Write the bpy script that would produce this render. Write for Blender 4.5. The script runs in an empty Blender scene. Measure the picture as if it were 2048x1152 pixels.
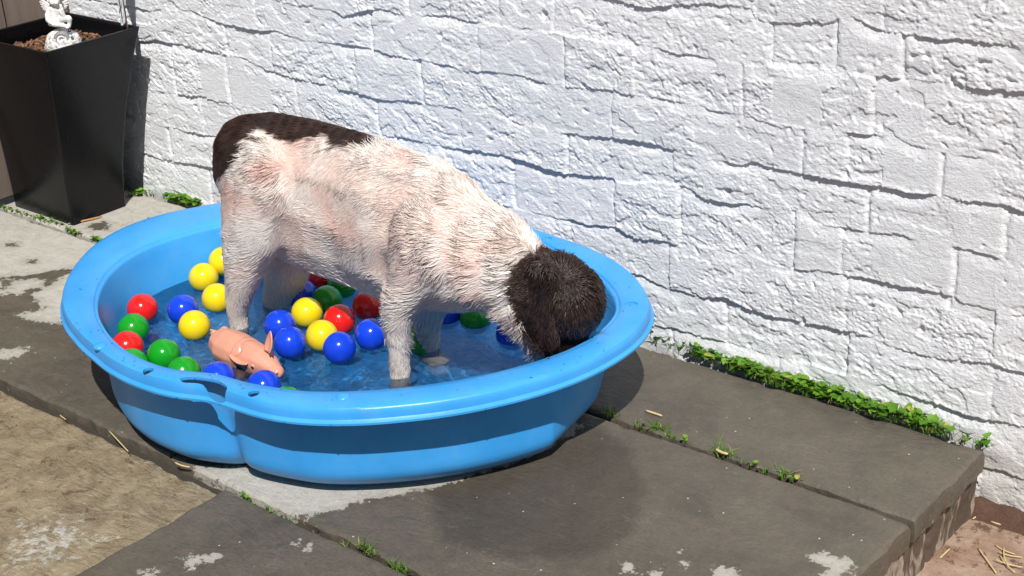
import bpy, math, random
import numpy as np
from mathutils import Matrix, Vector
random.seed(7)
sc = bpy.context.scene
col = sc.collection

# ---------------------------------------------------------------- camera
CX, CY = 1024.0, 576.0
V1 = np.array([-2754.0, -530.0]); V2 = np.array([3787.0, -930.0])
_c = np.array([CX, CY])
F = math.sqrt(-np.dot(V1 - _c, V2 - _c))
def ray(u, v): return np.array([u - CX, -(v - CY), -F])
ex = -ray(*V1); ex /= np.linalg.norm(ex)
ey = ray(*V2); ey /= np.linalg.norm(ey)
ez = np.cross(ex, ey)
R = np.array([ex, ey, ez])
CAM = np.array([0.0, 0.0, 1.2])
YW = 1.6406 * 1.2                      # plane of the brick wall
cam_data = bpy.data.cameras.new("camera")
cam = bpy.data.objects.new("camera", cam_data); col.objects.link(cam)
M4 = Matrix([list(R[0]) + [CAM[0]], list(R[1]) + [CAM[1]], list(R[2]) + [CAM[2]], [0, 0, 0, 1]])
cam.matrix_world = M4
cam_data.sensor_width = 36.0
cam_data.lens = F / 2048 * 36
cam_data.clip_start = 0.05; cam_data.clip_end = 200
sc.camera = cam

# ---------------------------------------------------------------- sky, sun, exposure
SUN_EL, SUN_AZ = math.radians(53), math.radians(136)      # azimuth from +Y towards +X
SUN = np.array([math.sin(SUN_AZ) * math.cos(SUN_EL), math.cos(SUN_AZ) * math.cos(SUN_EL), math.sin(SUN_EL)])
world = bpy.data.worlds.new("World"); sc.world = world; world.use_nodes = True
wn = world.node_tree.nodes; wl = world.node_tree.links
sky = wn.new("ShaderNodeTexSky"); sky.sky_type = 'NISHITA'; sky.sun_disc = False
sky.sun_elevation = SUN_EL; sky.sun_rotation = SUN_AZ
wn["Background"].inputs[1].default_value = 0.05
wl.new(sky.outputs[0], wn["Background"].inputs[0])
sd = bpy.data.lights.new("sun", 'SUN'); sd.energy = 4.9; sd.angle = math.radians(0.55); sd.color = (1.0, 0.97, 0.925)
so = bpy.data.objects.new("sun", sd); col.objects.link(so)
so.rotation_euler = Vector(SUN).to_track_quat('Z', 'Y').to_euler()
so.location = (3, -3, 5)
sc.view_settings.view_transform = 'Standard'; sc.view_settings.look = 'None'
sc.view_settings.exposure = 0.13; sc.view_settings.gamma = 1.0
sc.cycles.caustics_reflective = False; sc.cycles.caustics_refractive = True
sd.cycles.is_caustics_light = True
sc.cycles.max_bounces = 8; sc.cycles.transparent_max_bounces = 12

# ---------------------------------------------------------------- geometry helpers
def gp(u, v, z=0.0):                   # point at height z seen at (u, v) of the photograph
    d = R @ ray(u, v); t = (z - CAM[2]) / d[2]; return CAM + t * d
def wp(u, v, y=YW):
    d = R @ ray(u, v); t = (y - CAM[1]) / d[1]; return CAM + t * d
def pln(u, v, p0, n):
    d = R @ ray(u, v); t = np.dot(p0 - CAM, n) / np.dot(d, n); return CAM + t * d

def perlin(x, y, z=None, seed=0):
    x = np.asarray(x, float); y = np.asarray(y, float)
    z = np.zeros_like(x) if z is None else np.asarray(z, float)
    rng = np.random.RandomState(seed)
    perm = rng.permutation(256); perm = np.concatenate([perm, perm, perm])
    g = rng.normal(size=(256, 3)); g /= np.linalg.norm(g, axis=1)[:, None]
    xi, yi, zi = np.floor(x).astype(int), np.floor(y).astype(int), np.floor(z).astype(int)
    xf, yf, zf = x - xi, y - yi, z - zi
    f = lambda t: t * t * t * (t * (t * 6 - 15) + 10)
    u, v, w = f(xf), f(yf), f(zf)
    r = 0
    for a in (0, 1):
        for b in (0, 1):
            for c in (0, 1):
                h = perm[perm[perm[(xi + a) & 255] + ((yi + b) & 255)] + ((zi + c) & 255)]
                gg = g[h]
                dt = gg[..., 0] * (xf - a) + gg[..., 1] * (yf - b) + gg[..., 2] * (zf - c)
                r = r + dt * (u if a else 1 - u) * (v if b else 1 - v) * (w if c else 1 - w)
    return r * 1.5

def mesh_np(name, verts, faces, mat=None, smooth=True):
    """verts (n,3); faces an (m,4) or (m,3) array or list of lists"""
    me = bpy.data.meshes.new(name)
    verts = np.asarray(verts, np.float32)
    if isinstance(faces, np.ndarray):
        m, k = faces.shape
        me.vertices.add(len(verts)); me.vertices.foreach_set("co", verts.ravel())
        me.loops.add(m * k); me.loops.foreach_set("vertex_index", faces.astype(np.int32).ravel())
        me.polygons.add(m)
        me.polygons.foreach_set("loop_start", np.arange(0, m * k, k, dtype=np.int32))
        me.update(calc_edges=True)
    else:
        me.from_pydata([tuple(map(float, q)) for q in verts], [], [tuple(int(i) for i in f_) for f_ in faces]); me.update()
    me.polygons.foreach_set("use_smooth", np.full(len(me.polygons), smooth, dtype=bool))
    if mat: me.materials.append(mat)
    return me

def link(name, me, parent=None):
    o = bpy.data.objects.new(name, me); col.objects.link(o)
    if parent is not None: o.parent = parent
    return o
def tag(o, label, cat=None, group=None, kind=None):
    if label: o['label'] = label
    if cat: o['category'] = cat
    if group: o['group'] = group
    if kind: o['kind'] = kind
    return o
def empty(name, loc=(0, 0, 0)):
    o = bpy.data.objects.new(name, None); o.location = loc; o.empty_display_size = .05; col.objects.link(o); return o
def at_origin(me, loc):
    me.transform(Matrix.Translation(-Vector(loc)))
def grid_faces(nu, nv, wrap_u=False):
    i = np.arange(nu if wrap_u else nu - 1); j = np.arange(nv - 1)
    I, J = np.meshgrid(i, j, indexing='ij'); I2 = (I + 1) % nu
    return np.stack([I * nv + J, I2 * nv + J, I2 * nv + J + 1, I * nv + J + 1], -1).reshape(-1, 4)
def set_attr(me, name, arr):
    a = me.attributes.new(name, 'FLOAT', 'POINT'); a.data.foreach_set("value", np.asarray(arr, np.float32).ravel())
def set_col(me, name, arr):
    arr = np.asarray(arr, np.float32)
    if arr.shape[1] == 3: arr = np.concatenate([arr, np.ones((len(arr), 1), np.float32)], 1)
    a = me.attributes.new(name, 'FLOAT_COLOR', 'POINT'); a.data.foreach_set("color", arr.ravel())

# ---------------------------------------------------------------- material helpers
class NT:
    def __init__(s, name):
        s.m = bpy.data.materials.new(name); s.m.use_nodes = True
        s.t = s.m.node_tree; s.n = s.t.nodes; s.l = s.t.links; s.p = s.n["Principled BSDF"]; s.out = s.n["Material Output"]
    def new(s, typ, **k):
        n = s.n.new(typ)
        for a, b in k.items(): setattr(n, a, b)
        return n
    def link(s, a, b): s.l.new(a, b)
    def coords(s, kind='Object'):
        return s.new("ShaderNodeTexCoord").outputs[kind]
    def noise(s, scale, detail=4, rough=.5, vec=None, dist=0.0):
        n = s.new("ShaderNodeTexNoise"); n.inputs['Scale'].default_value = scale
        n.inputs['Detail'].default_value = detail; n.inputs['Roughness'].default_value = rough
        n.inputs['Distortion'].default_value = dist
        s.link(vec if vec is not None else s.coords(), n.inputs['Vector']); return n.outputs['Fac']
    def mapping(s, scale=(1, 1, 1), rot=(0, 0, 0), vec=None):
        n = s.new("ShaderNodeMapping"); n.inputs['Scale'].default_value = scale; n.inputs['Rotation'].default_value = rot
        s.link(vec if vec is not None else s.coords(), n.inputs['Vector']); return n.outputs[0]
    def math(s, op, a, b=None, c=None, clamp=False):
        n = s.new("ShaderNodeMath", operation=op); n.use_clamp = clamp
        for i, q in enumerate((a, b, c)):
            if q is None: continue
            if isinstance(q, (int, float)): n.inputs[i].default_value = q
            else: s.link(q, n.inputs[i])
        return n.outputs[0]
    def ramp(s, fac, stops, interp='LINEAR'):
        n = s.new("ShaderNodeValToRGB"); n.color_ramp.interpolation = interp
        e = n.color_ramp.elements
        while len(e) > 1: e.remove(e[-1])
        for i, (p, c) in enumerate(stops):
            q = e[0] if i == 0 else e.new(p)
            q.position = p; q.color = (c, c, c, 1) if isinstance(c, (int, float)) else tuple(c) + (1,) if len(c) == 3 else c
        s.link(fac, n.inputs[0]); return n.outputs[0]
    def mix(s, fac, a, b, blend='MIX'):
        n = s.new("ShaderNodeMix", data_type='RGBA', blend_type=blend)
        for q, idx in ((fac, 0), (a, 6), (b, 7)):
            if isinstance(q, (int, float)): n.inputs[idx].default_value = q
            elif isinstance(q, tuple): n.inputs[idx].default_value = q if len(q) == 4 else q + (1,)
            else: s.link(q, n.inputs[idx])
        return n.outputs[2]
    def attr(s, name, out='Fac'):
        n = s.new("ShaderNodeAttribute"); n.attribute_name = name; return n.outputs[out]
    def bump(s, h, dist=.001, strength=1.0, normal=None):
        n = s.new("ShaderNodeBump"); n.inputs['Distance'].default_value = dist; n.inputs['Strength'].default_value = strength
        s.link(h, n.inputs['Height'])
        if normal is not None: s.link(normal, n.inputs['Normal'])
        return n.outputs[0]
    def set(s, **k):
        for a, b in k.items():
            a = a.replace('_', ' ')
            if isinstance(b, (int, float)): s.p.inputs[a].default_value = b
            elif isinstance(b, tuple): s.p.inputs[a].default_value = b if len(b) == 4 or len(b) == 2 else b + (1,)
            else: s.link(b, s.p.inputs[a])
        return s

# ================================================================ WALL
# bed joints, as seen on the wall (lower arris of each course), turned into wall coordinates
JT = [
 [(1200,-8),(1290,16),(1420,8),(1500,20),(1512,43),(1600,48),(1660,44),(1700,36),(1755,62),(1808,69),(1877,76),(1951,82),(2048,100)],
 [(559,4),(608,13),(652,20),(687,33),(713,24),(766,20),(805,29),(884,33),(985,50),(1047,57),(1082,60),(1200,82),(1287,91),(1343,104),(1417,117),(1499,130),(1634,139),(1760,154),(1816,160),(1912,171),(2048,185)],
 [(380,20),(430,45),(498,60),(550,62),(608,81),(678,90),(731,94),(783,110),(827,119),(902,132),(928,141),(1003,145),(1065,158),(1113,176),(1200,178),(1308,195),(1374,208),(1426,221),(1504,234),(1547,250),(1590,256),(1634,260),(1673,260),(1721,269),(1795,278),(1851,299),(1938,312),(2003,319),(2048,330)],
 [(320,82),(400,100),(493,119),(537,145),(581,158),(652,171),(704,185),(753,198),(827,204),(884,213),(937,226),(985,226),(1047,250),(1113,264),(1161,272),(1200,275),(1278,282),(1330,299),(1387,310),(1443,323),(1482,330),(1504,325),(1538,334),(1590,347),(1634,354),(1699,364),(1755,373),(1816,384),(1873,390),(1912,393),(1938,403),(1973,406),(2007,410),(2048,425)],
 [(320,185),(410,195),(475,214),(520,225),(849,286),(884,294),(928,301),(981,308),(1029,314),(1060,325),(1091,338),(1135,347),(1256,365),(1330,365),(1387,380),(1413,404),(1478,410),(1560,420),(1613,425),(1626,438),(1647,451),(1683,454),(1720,461),(1767,467),(1829,480),(1881,487),(1933,500),(2048,532)],
 [(320,250),(420,272),(1152,446),(1230,456),(1272,477),(1360,487),(1423,498),(1496,508),(1548,529),(1610,540),(1668,547),(1725,555),(1793,571),(1840,576),(1928,607),(2006,623),(2048,633)],
 [(320,318),(400,330),(1287,555),(1334,576),(1392,592),(1454,597),(1506,623),(1569,639),(1621,649),(1683,660),(1704,665),(1751,680),(1803,701),(1866,717),(1897,719),(1975,727),(2048,745)],
 [(1340,655),(1500,700),(1689,748),(1741,764),(1798,784),(1866,805),(1933,831),(1996,844),(2048,852)],
 [(2010,941),(2048,956)],
]
def joint_fn(k):
    base = .62 - .087 * k + .003
    if 0 <= k < len(JT):
        P = np.array([wp(u, v)[[0, 2]] for u, v in JT[k]])
        def f(X):
            lo, hi = P[0, 0], P[-1, 0]
            z = np.interp(X, P[:, 0], P[:, 1])
            w = np.clip(np.maximum(lo - X, X - hi) / .15, 0, 1)
            return z * (1 - w) + base * w
        return f
    return lambda X: base + 0 * X
def wgrid(fine0, fine1, lo, hi, step, coarse):
    a = np.arange(lo, fine0, coarse); b = np.arange(fine0, fine1, step); c = np.arange(fine1, hi + coarse, coarse)
    return np.concatenate([a, b, c])
xs = wgrid(-3.25, -0.62, -5.2, 1.8, .0017, .03)
zs = wgrid(-0.16, 0.72, -0.30, 2.4, .0017, .03)
X, Z = np.meshgrid(xs, zs, indexing='ij')
def build_wall_height(X, Z):
    Xw = X + .0035 * perlin(X * 30, Z * 30, seed=3) + .0018 * perlin(X * 90, Z * 90, seed=4)
    Zw = Z + .0040 * perlin(X * 22, Z * 26, seed=5) + .0022 * perlin(X * 80, Z * 80, seed=6) + .0011 * perlin(X * 190, Z * 190, seed=7)
    ks = list(range(-21, 12)); L = {k: joint_fn(k)(X[:, 0])[:, None] for k in ks}
    course = np.full(X.shape, ks[-1]); below = np.full(X.shape, 9.0); above = np.full(X.shape, 9.0)
    for k in ks:                       # k grows downwards
        inside = Zw > L[k]
        course = np.where(inside & (course == ks[-1]), k, course)
    for k in ks:
        m = course == k
        if not m.any(): continue
        below = np.where(m, Zw - L[k], below)
        if k - 1 in L: above = np.where(m, L[k - 1] - Zw, above)
    # perpends
    known = {-1: [(1917, 20)], 0: [(1512, 82), (1765, 110)],
             1: [(720, 62), (820, 100), (905, 102), (1003, 120), (1110, 130), (1285, 150), (1540, 190), (1670, 205), (1800, 215), (1925, 250)],
             2: [(520, 105), (965, 198), (1135, 228), (1272, 265), (1485, 290), (1740, 332)],
             3: [(463, 170), (552, 190), (720, 236), (850, 258), (1390, 370), (1604, 405), (1690, 420), (1876, 450)],
             4: [(360, 230), (1485, 480), (1730, 525), (2001, 570)],
             5: [(1360, 525), (1585, 585), (1678, 628), (1900, 660)],
             6: [(1480, 650), (1686, 705), (1980, 766)]}
    h = np.zeros(X.shape); rough = np.ones(X.shape)
    rng = np.random.RandomState(11)
    for k in ks:
        m = course == k
        if not m.any(): continue
        pos = sorted(wp(u, v)[0] for u, v in known.get(k, []))
        allp = list(pos)
        off = (k % 2) * .12
        for q in np.arange(-5.3 + off, 1.9, .232):
            q = q + rng.uniform(-.012, .012)
            if all(abs(q - p) > .13 for p in pos) : allp.append(q)
        allp = np.array(sorted(allp))
        idx = np.searchsorted(allp, Xw[m])
        d = np.minimum(np.abs(Xw[m] - allp[np.clip(idx, 0, len(allp) - 1)]), np.abs(Xw[m] - allp[np.clip(idx - 1, 0, len(allp) - 1)]))
        boff = rng.normal(0, .0011, len(allp) + 1); brf = rng.uniform(.45, 1.35, len(allp) + 1)
        btilt = rng.normal(0, .012, len(allp) + 1)
        hb = boff[idx] + btilt[idx] * below[m]
        pstr = np.clip(.45 + 1.1 * perlin(allp * 9, allp * 0 + k * 3.1, seed=8), .03, 1.0)[np.clip(np.where(np.abs(Xw[m] - allp[np.clip(idx, 0, len(allp) - 1)]) <= d + 1e-9, idx, idx - 1), 0, len(allp) - 1)]
        hb = hb - .0040 * pstr * np.exp(-(d / .0042) ** 2)
        h[m] = hb; rough[m] = brf[idx]
    # smooth bricks seen in the photograph
    for (u0, v0, u1, v1) in ((1758, 305, 2000, 380), (1735, 490, 2000, 560), (1540, 170, 1650, 240), (405, 150, 540, 200), (1945, 425, 2048, 470)):
        a, b = wp(u0, v1), wp(u1, v0); c0, c1 = wp(u0, v0), wp(u1, v1)
        zm = (c0[2] + c1[2]) / 2
        m = (X > a[0] + .005) & (X < b[0] - .005) & (np.abs(Z - zm) < .038)
        rough[m] = .22
    # mortar band under every course: deep at the arris, running out to the brick below
    amp = np.clip(.50 + 1.1 * perlin(X * 5.5, Z * 9, seed=9) + .75 * perlin(X * 19, Z * 12, seed=10), .04, 1.3)
    w = .020 + .007 * perlin(X * 8, Z * 11, seed=12)
    mort = np.clip(1 - above / w, 0, 1)
    h -= .0050 * amp * mort ** 1.1
    rough = np.where(above < w, np.minimum(rough, .55), rough)
    # arris sticks out a touch
    h += .0008 * amp * np.exp(-(below / .004) ** 2)
    # rough thick paint: ridges, flakes, pits
    ca, sa = math.cos(-.25), math.sin(-.25)
    A, B = X * ca + Z * sa, -X * sa + Z * ca
    big = perlin(X * 14, Z * 18, seed=20)
    r1 = 1 - np.abs(perlin(A * 55, B * 120, seed=21)) * 2.2
    r2 = 1 - np.abs(perlin(A * 120, B * 210, seed=22)) * 2.2
    r3 = perlin(A * 190, B * 260, seed=23)
    wv = perlin(X * 60, Z * 60, seed=26)
    msk = np.clip(.75 + 1.3 * perlin(X * 9, Z * 11, seed=24), .15, 1.3)
    h += .76 * rough * (.0012 * big + msk * (.0009 * r1 + .0010 * r2 + .0004 * wv) + .0008 * r3 + .00055 * msk * (1 - np.abs(perlin(A * 240, B * 330, seed=33)) * 2.2))
    pits = perlin(X * 48, Z * 55, seed=25)
    h -= .006 * np.clip(pits - .52, 0, 1) * rough * 4
    # chips: sharp flake edges
    fl = perlin(X * 20, Z * 34, seed=27) + .25 * perlin(X * 90, Z * 110, seed=28)
    h -= .0020 * (1 / (1 + np.exp(-(fl - .18) / .012))) * np.clip(rough, .2, 1)
    fl2 = perlin(A * 52, B * 100, seed=37) + .3 * perlin(X * 190, Z * 210, seed=38)
    h -= .0013 * (1 / (1 + np.exp(-(fl2 - .12) / .02))) * np.clip(rough, .1, 1) * np.clip(.5 + 1.5 * perlin(X * 7, Z * 9, seed=39), 0, 1)
    low = np.clip((.03 - Z) / .05, 0, 1)
    h += low * .004 * perlin(X * 18, Z * 20, seed=29) + low * .003
    return h
H_ = build_wall_height(X, Z)
wn_ = NT("white_painted_brick")
pn = wn_.noise(9, 5, .6)
fine = wn_.noise(330, 5, .75)
med = wn_.noise(130, 6, .75, dist=1.2)
scrub = wn_.noise(1, 5, .75, wn_.mapping((110, 110, 260), (0, .35, 0)), .8)
med = wn_.math('ADD', med, wn_.math('MULTIPLY', scrub, .8))
dirt = wn_.ramp(wn_.noise(26, 6, .7), [(0, (.70, .72, .75)), (.36, (.80, .815, .845)), (.6, (.85, .865, .89)), (1, (.87, .88, .90))])
sepz = wn_.new("ShaderNodeSeparateXYZ"); wn_.link(wn_.coords(), sepz.inputs[0])
lowm = wn_.math('MULTIPLY', wn_.ramp(wn_.math('ADD', sepz.outputs[2], wn_.math('MULTIPLY', pn, .05)), [(0, 1.0), (.035, .35), (.09, 0.0)]), .42)
basec = wn_.mix(lowm, dirt, (.40, .36, .27))
bh = wn_.math('ADD', wn_.math('MULTIPLY', fine, .6), med)
wn_.set(Base_Color=basec, Roughness=.62, Normal=wn_.bump(bh, .0021, 1.0), Specular_IOR_Level=.35)
me = mesh_np("brick_wall", np.stack([X, YW - H_, Z], -1).reshape(-1, 3), grid_faces(len(xs), len(zs))[:, ::-1], wn_.m, True)
wall = tag(link("brick_wall", me), "rough brick wall thickly painted white behind the paddling pool", "wall")

# ================================================================ PAVING
def seg_sdf(P, poly):
    """signed distance to a polygon, negative inside"""
    poly = np.asarray(poly)[:, :2]; n = len(poly); d = np.full(len(P), 1e9); ins = np.zeros(len(P), bool)
    for i in range(n):
        a, b = poly[i], poly[(i + 1) % n]; e = b - a; w = P - a
        t = np.clip((w @ e) / max(e @ e, 1e-12), 0, 1); q = w - t[:, None] * e
        d = np.minimum(d, np.hypot(q[:, 0], q[:, 1]))
        c = ((a[1] > P[:, 1]) != (b[1] > P[:, 1])) & (P[:, 0] < (b[0] - a[0]) * (P[:, 1] - a[1]) / (b[1] - a[1] + 1e-15) + a[0])
        ins ^= c
    return np.where(ins, -d, d)
G = lambda L, z=0.: [gp(u, v, z)[:2] for u, v in L]
# dry patches (positive = wet)
DRY = [G([(-700, 250), (420, 400), (330, 440), (250, 540), (150, 535), (90, 545), (40, 552), (-60, 562), (-700, 300)]),
       G([(-60, 560), (90, 560), (80, 575), (30, 590), (-60, 585)]),
       G([(60, 590), (150, 540), (240, 520), (240, 640), (125, 650), (60, 640), (30, 630), (90, 615)]),
       G([(360, 938), (450, 930), (600, 940), (900, 905), (1110, 838), (1170, 850), (1080, 905), (960, 948), (880, 975), (720, 1002), (640, 1030), (590, 1034), (520, 1005), (450, 975)]),
       G([(-60, 700), (60, 695), (40, 715), (-60, 722)]),
       G([(1605, 1096), (1640, 1100), (1660, 1115), (1700, 1118), (1712, 1135), (1690, 1160), (1640, 1160), (1650, 1130), (1615, 1118)]),
       G([(1420, 1150), (1440, 1130), (1470, 1135), (1480, 1160), (1420, 1170)]),
       G([(360, 1115), (390, 1108), (445, 1110), (440, 1120), (400, 1122), (385, 1135), (365, 1135)]),
       G([(280, 1145), (300, 1132), (315, 1140), (300, 1155)]),
       G([(578, 1085), (592, 1080), (600, 1092), (585, 1096)]), G([(608, 1092), (620, 1090), (618, 1100), (608, 1100)]),
       G([(1350, 1098), (1366, 1098), (1364, 1108), (1352, 1106)]), G([(1362, 1125), (1380, 1125), (1376, 1138), (1364, 1134)]),
       G([(1240, 1122), (1262, 1130), (1270, 1145), (1250, 1140)]), G([(1310, 1138), (1325, 1138), (1322, 1160), (1305, 1156)])]
WETSPOT = [G([(180, 448), (205, 444), (222, 450), (214, 458), (190, 460), (172, 456)]), G([(14, 488), (30, 486), (30, 492), (14, 492)]),
           G([(52, 520), (70, 518), (70, 524), (54, 525)]), G([(0, 560), (30, 560), (20, 572), (0, 580)])]
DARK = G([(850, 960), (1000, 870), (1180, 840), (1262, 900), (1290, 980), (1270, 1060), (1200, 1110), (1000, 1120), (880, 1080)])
MICRO = [G([(1500, 1060), (1900, 1075), (1900, 1300), (1150, 1300), (1150, 1110)]), G([(260, 1080), (700, 1070), (700, 1170), (240, 1170)])]
def stone_material(name, tan=False, lower=False):
    n = NT(name)
    wet = n.attr("wet"); co = n.coords()
    warp = n.math('SUBTRACT', n.noise(34, 7, .72, co), .5)
    warp2 = n.math('SUBTRACT', n.noise(120, 4, .6, co), .5)
    d = n.math('ADD', n.math('ADD', wet, n.math('MULTIPLY', warp, .075)), n.math('MULTIPLY', warp2, .022))
    wm = n.ramp(n.math('MULTIPLY_ADD', d, 20.0, .5, clamp=True), [(.46, 0.0), (.54, 1.0)])
    f1 = n.noise(7, 5, .6, co); f2 = n.noise(160, 5, .7, co); f3 = n.noise(900, 2, .6, co); f4 = n.noise(38, 5, .65, co)
    dry = n.mix(n.ramp(f4, [(.3, 0.0), (.7, 1.0)]), (.33, .31, .27), (.43, .41, .365))
    dry = n.mix(n.math('MULTIPLY', n.ramp(f2, [(.42, 0.0), (.75, 1.0)]), .45), dry, (.54, .52, .47))
    dry = n.mix(n.ramp(f2, [(.30, .55), (.40, 0.0)]), dry, (.16, .145, .12))
    wetc = n.mix(n.ramp(f1, [(.3, 0.0), (.7, 1.0)]), (.066, .058, .045), (.130, .113, .086))
    wetc = n.mix(n.math('MULTIPLY', n.ramp(f4, [(.40, 0.0), (.72, 1.0)]), .65), wetc, (.14, .108, .08))
    wetc = n.mix(n.math('MULTIPLY', n.ramp(f2, [(.35, 1.0), (.55, 0.0)]), .4), wetc, (.06, .05, .04))
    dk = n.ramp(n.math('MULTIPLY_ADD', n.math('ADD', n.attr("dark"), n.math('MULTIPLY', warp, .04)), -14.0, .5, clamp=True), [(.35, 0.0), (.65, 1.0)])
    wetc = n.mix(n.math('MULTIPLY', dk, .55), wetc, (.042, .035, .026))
    # tiny pale flecks lying on the stone
    vor = n.new("ShaderNodeTexVoronoi"); vor.inputs['Scale'].default_value = 62; vor.inputs['Randomness'].default_value = 1
    n.link(co, vor.inputs['Vector'])
    sepv = n.new("ShaderNodeSeparateColor"); n.link(vor.outputs['Color'], sepv.inputs[0])
    fleck = n.math('MULTIPLY', n.math('LESS_THAN', n.math('ADD', vor.outputs['Distance'], n.math('MULTIPLY', warp2, .35)), .07), n.math('GREATER_THAN', sepv.outputs[0], .74))
    halo = n.ramp(n.math('MULTIPLY_ADD', d, 20.0, .5, clamp=True), [(.0, 0.0), (.46, .45)])
    dry = n.mix(halo, dry, (.24, .22, .18))
    c = n.mix(wm, dry, wetc)
    c = n.mix(n.math('MULTIPLY', fleck, .85), c, (.55, .53, .48))
    crk = n.ramp(n.math('ABSOLUTE', n.math('SUBTRACT', n.noise(5.5, 7, .62, n.mapping((1, 1.9, 1), (0, 0, .2), co), 1.6), .5)), [(0, 1.0), (.0035, .75), (.008, 0.0)])
    crk = n.math('MULTIPLY', crk, n.ramp(n.noise(6, 2, .5, co), [(.47, 0.0), (.6, 1.0)]))
    c = n.mix(n.math('MULTIPLY', crk, .55), c, n.mix(f4, (.045, .036, .028), (.26, .235, .20)))
    grit = n.noise(520, 3, .7, co)
    c = n.mix(n.math('MULTIPLY', n.ramp(grit, [(.62, 0.0), (.72, 1.0)]), .35), c, (.30, .28, .24))
    c = n.mix(n.math('MULTIPLY', n.ramp(grit, [(.28, 1.0), (.38, 0.0)]), .45), c, (.03, .026, .02))
    rg = n.mix(wm, (.85, .85, .85), n.mix(f4, (.34, .34, .34), (.6, .6, .6)))
    if tan:
        t1 = n.noise(26, 6, .75, co, .4); t2 = n.noise(95, 5, .7, co)
        c = n.mix(n.ramp(t1, [(.3, 0.0), (.65, 1.0)]), (.155, .115, .068), (.325, .262, .165))
        c = n.mix(n.ramp(t2, [(.28, .75), (.42, 0.0)]), c, (.085, .058, .035))
        c = n.mix(n.ramp(n.noise(31, 5, .7, n.mapping((1, 1, 1), (0, 0, .5)), .2), [(.60, 0.0), (.64, .75)]), c, (.11, .055, .034))
        c = n.mix(n.math('MULTIPLY', n.ramp(n.math('ADD', n.attr("pale"), n.math('MULTIPLY', n.math('SUBTRACT', n.noise(70, 5, .7, co), .5), .35)), [(.48, 0.0), (.53, 1.0)]), .8), c, (.52, .50, .44))
        c = n.mix(n.ramp(n.noise(55, 4, .6, n.mapping((1.3, 1, 1), (0, 0, 1.2))), [(.70, 0.0), (.73, .7)]), c, (.50, .47, .40))
        rg = .8
    if lower:
        t1 = n.noise(18, 6, .7, co); 
        c = n.mix(n.ramp(t1, [(.35, 0.0), (.65, 1.0)]), (.22, .135, .09), (.37, .27, .205))
        c = n.mix(n.ramp(n.noise(40, 6, .75, n.mapping((1, 1, 1), (0, 0, .9))), [(.54, 0.0), (.60, .85)]), c, (.085, .045, .025))
        c = n.mix(n.ramp(f2, [(.62, 0.0), (.72, .5)]), c, (.5, .42, .34))
        rg = .75
    riv = n.math('ABSOLUTE', n.math('SUBTRACT', n.noise(9, 6, .6, n.mapping((1, 2.2, 1), (0, 0, .25), co), 1.2), .5))
    hgt = n.math('ADD', n.math('ADD', n.math('MULTIPLY', riv, 3.5), n.math('MULTIPLY', f3, .25)), n.math('ADD', n.math('MULTIPLY', f2, .7), n.math('MULTIPLY', n.noise(55, 4, .6, co), .9)))
    bs = .0040 if tan else .0015
    n.set(Base_Color=c, Roughness=rg, Normal=n.bump(hgt, bs, 1.0), Specular_IOR_Level=.4)
    return n.m
stone = stone_material("damp_paving_stone"); stone_tan = stone_material("tan_textured_slab", tan=True); stone_low = stone_material("reddish_ground", lower=True)
J1a, J1b = gp(1170, 815), gp(1820, 1045); J2a, J2b = gp(0, 757), gp(830, 1150)
YJ1 = (J1a[1] + J1b[1]) / 2; YJ2 = (J2a[1] + J2b[1]) / 2
XR1 = gp(1985, 885)[0] - .002; XR2 = (gp(1815, 1050)[0] + gp(1722, 1150)[0]) / 2
XC = gp(450, 975)[0]                     # cross joint of the front row
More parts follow.
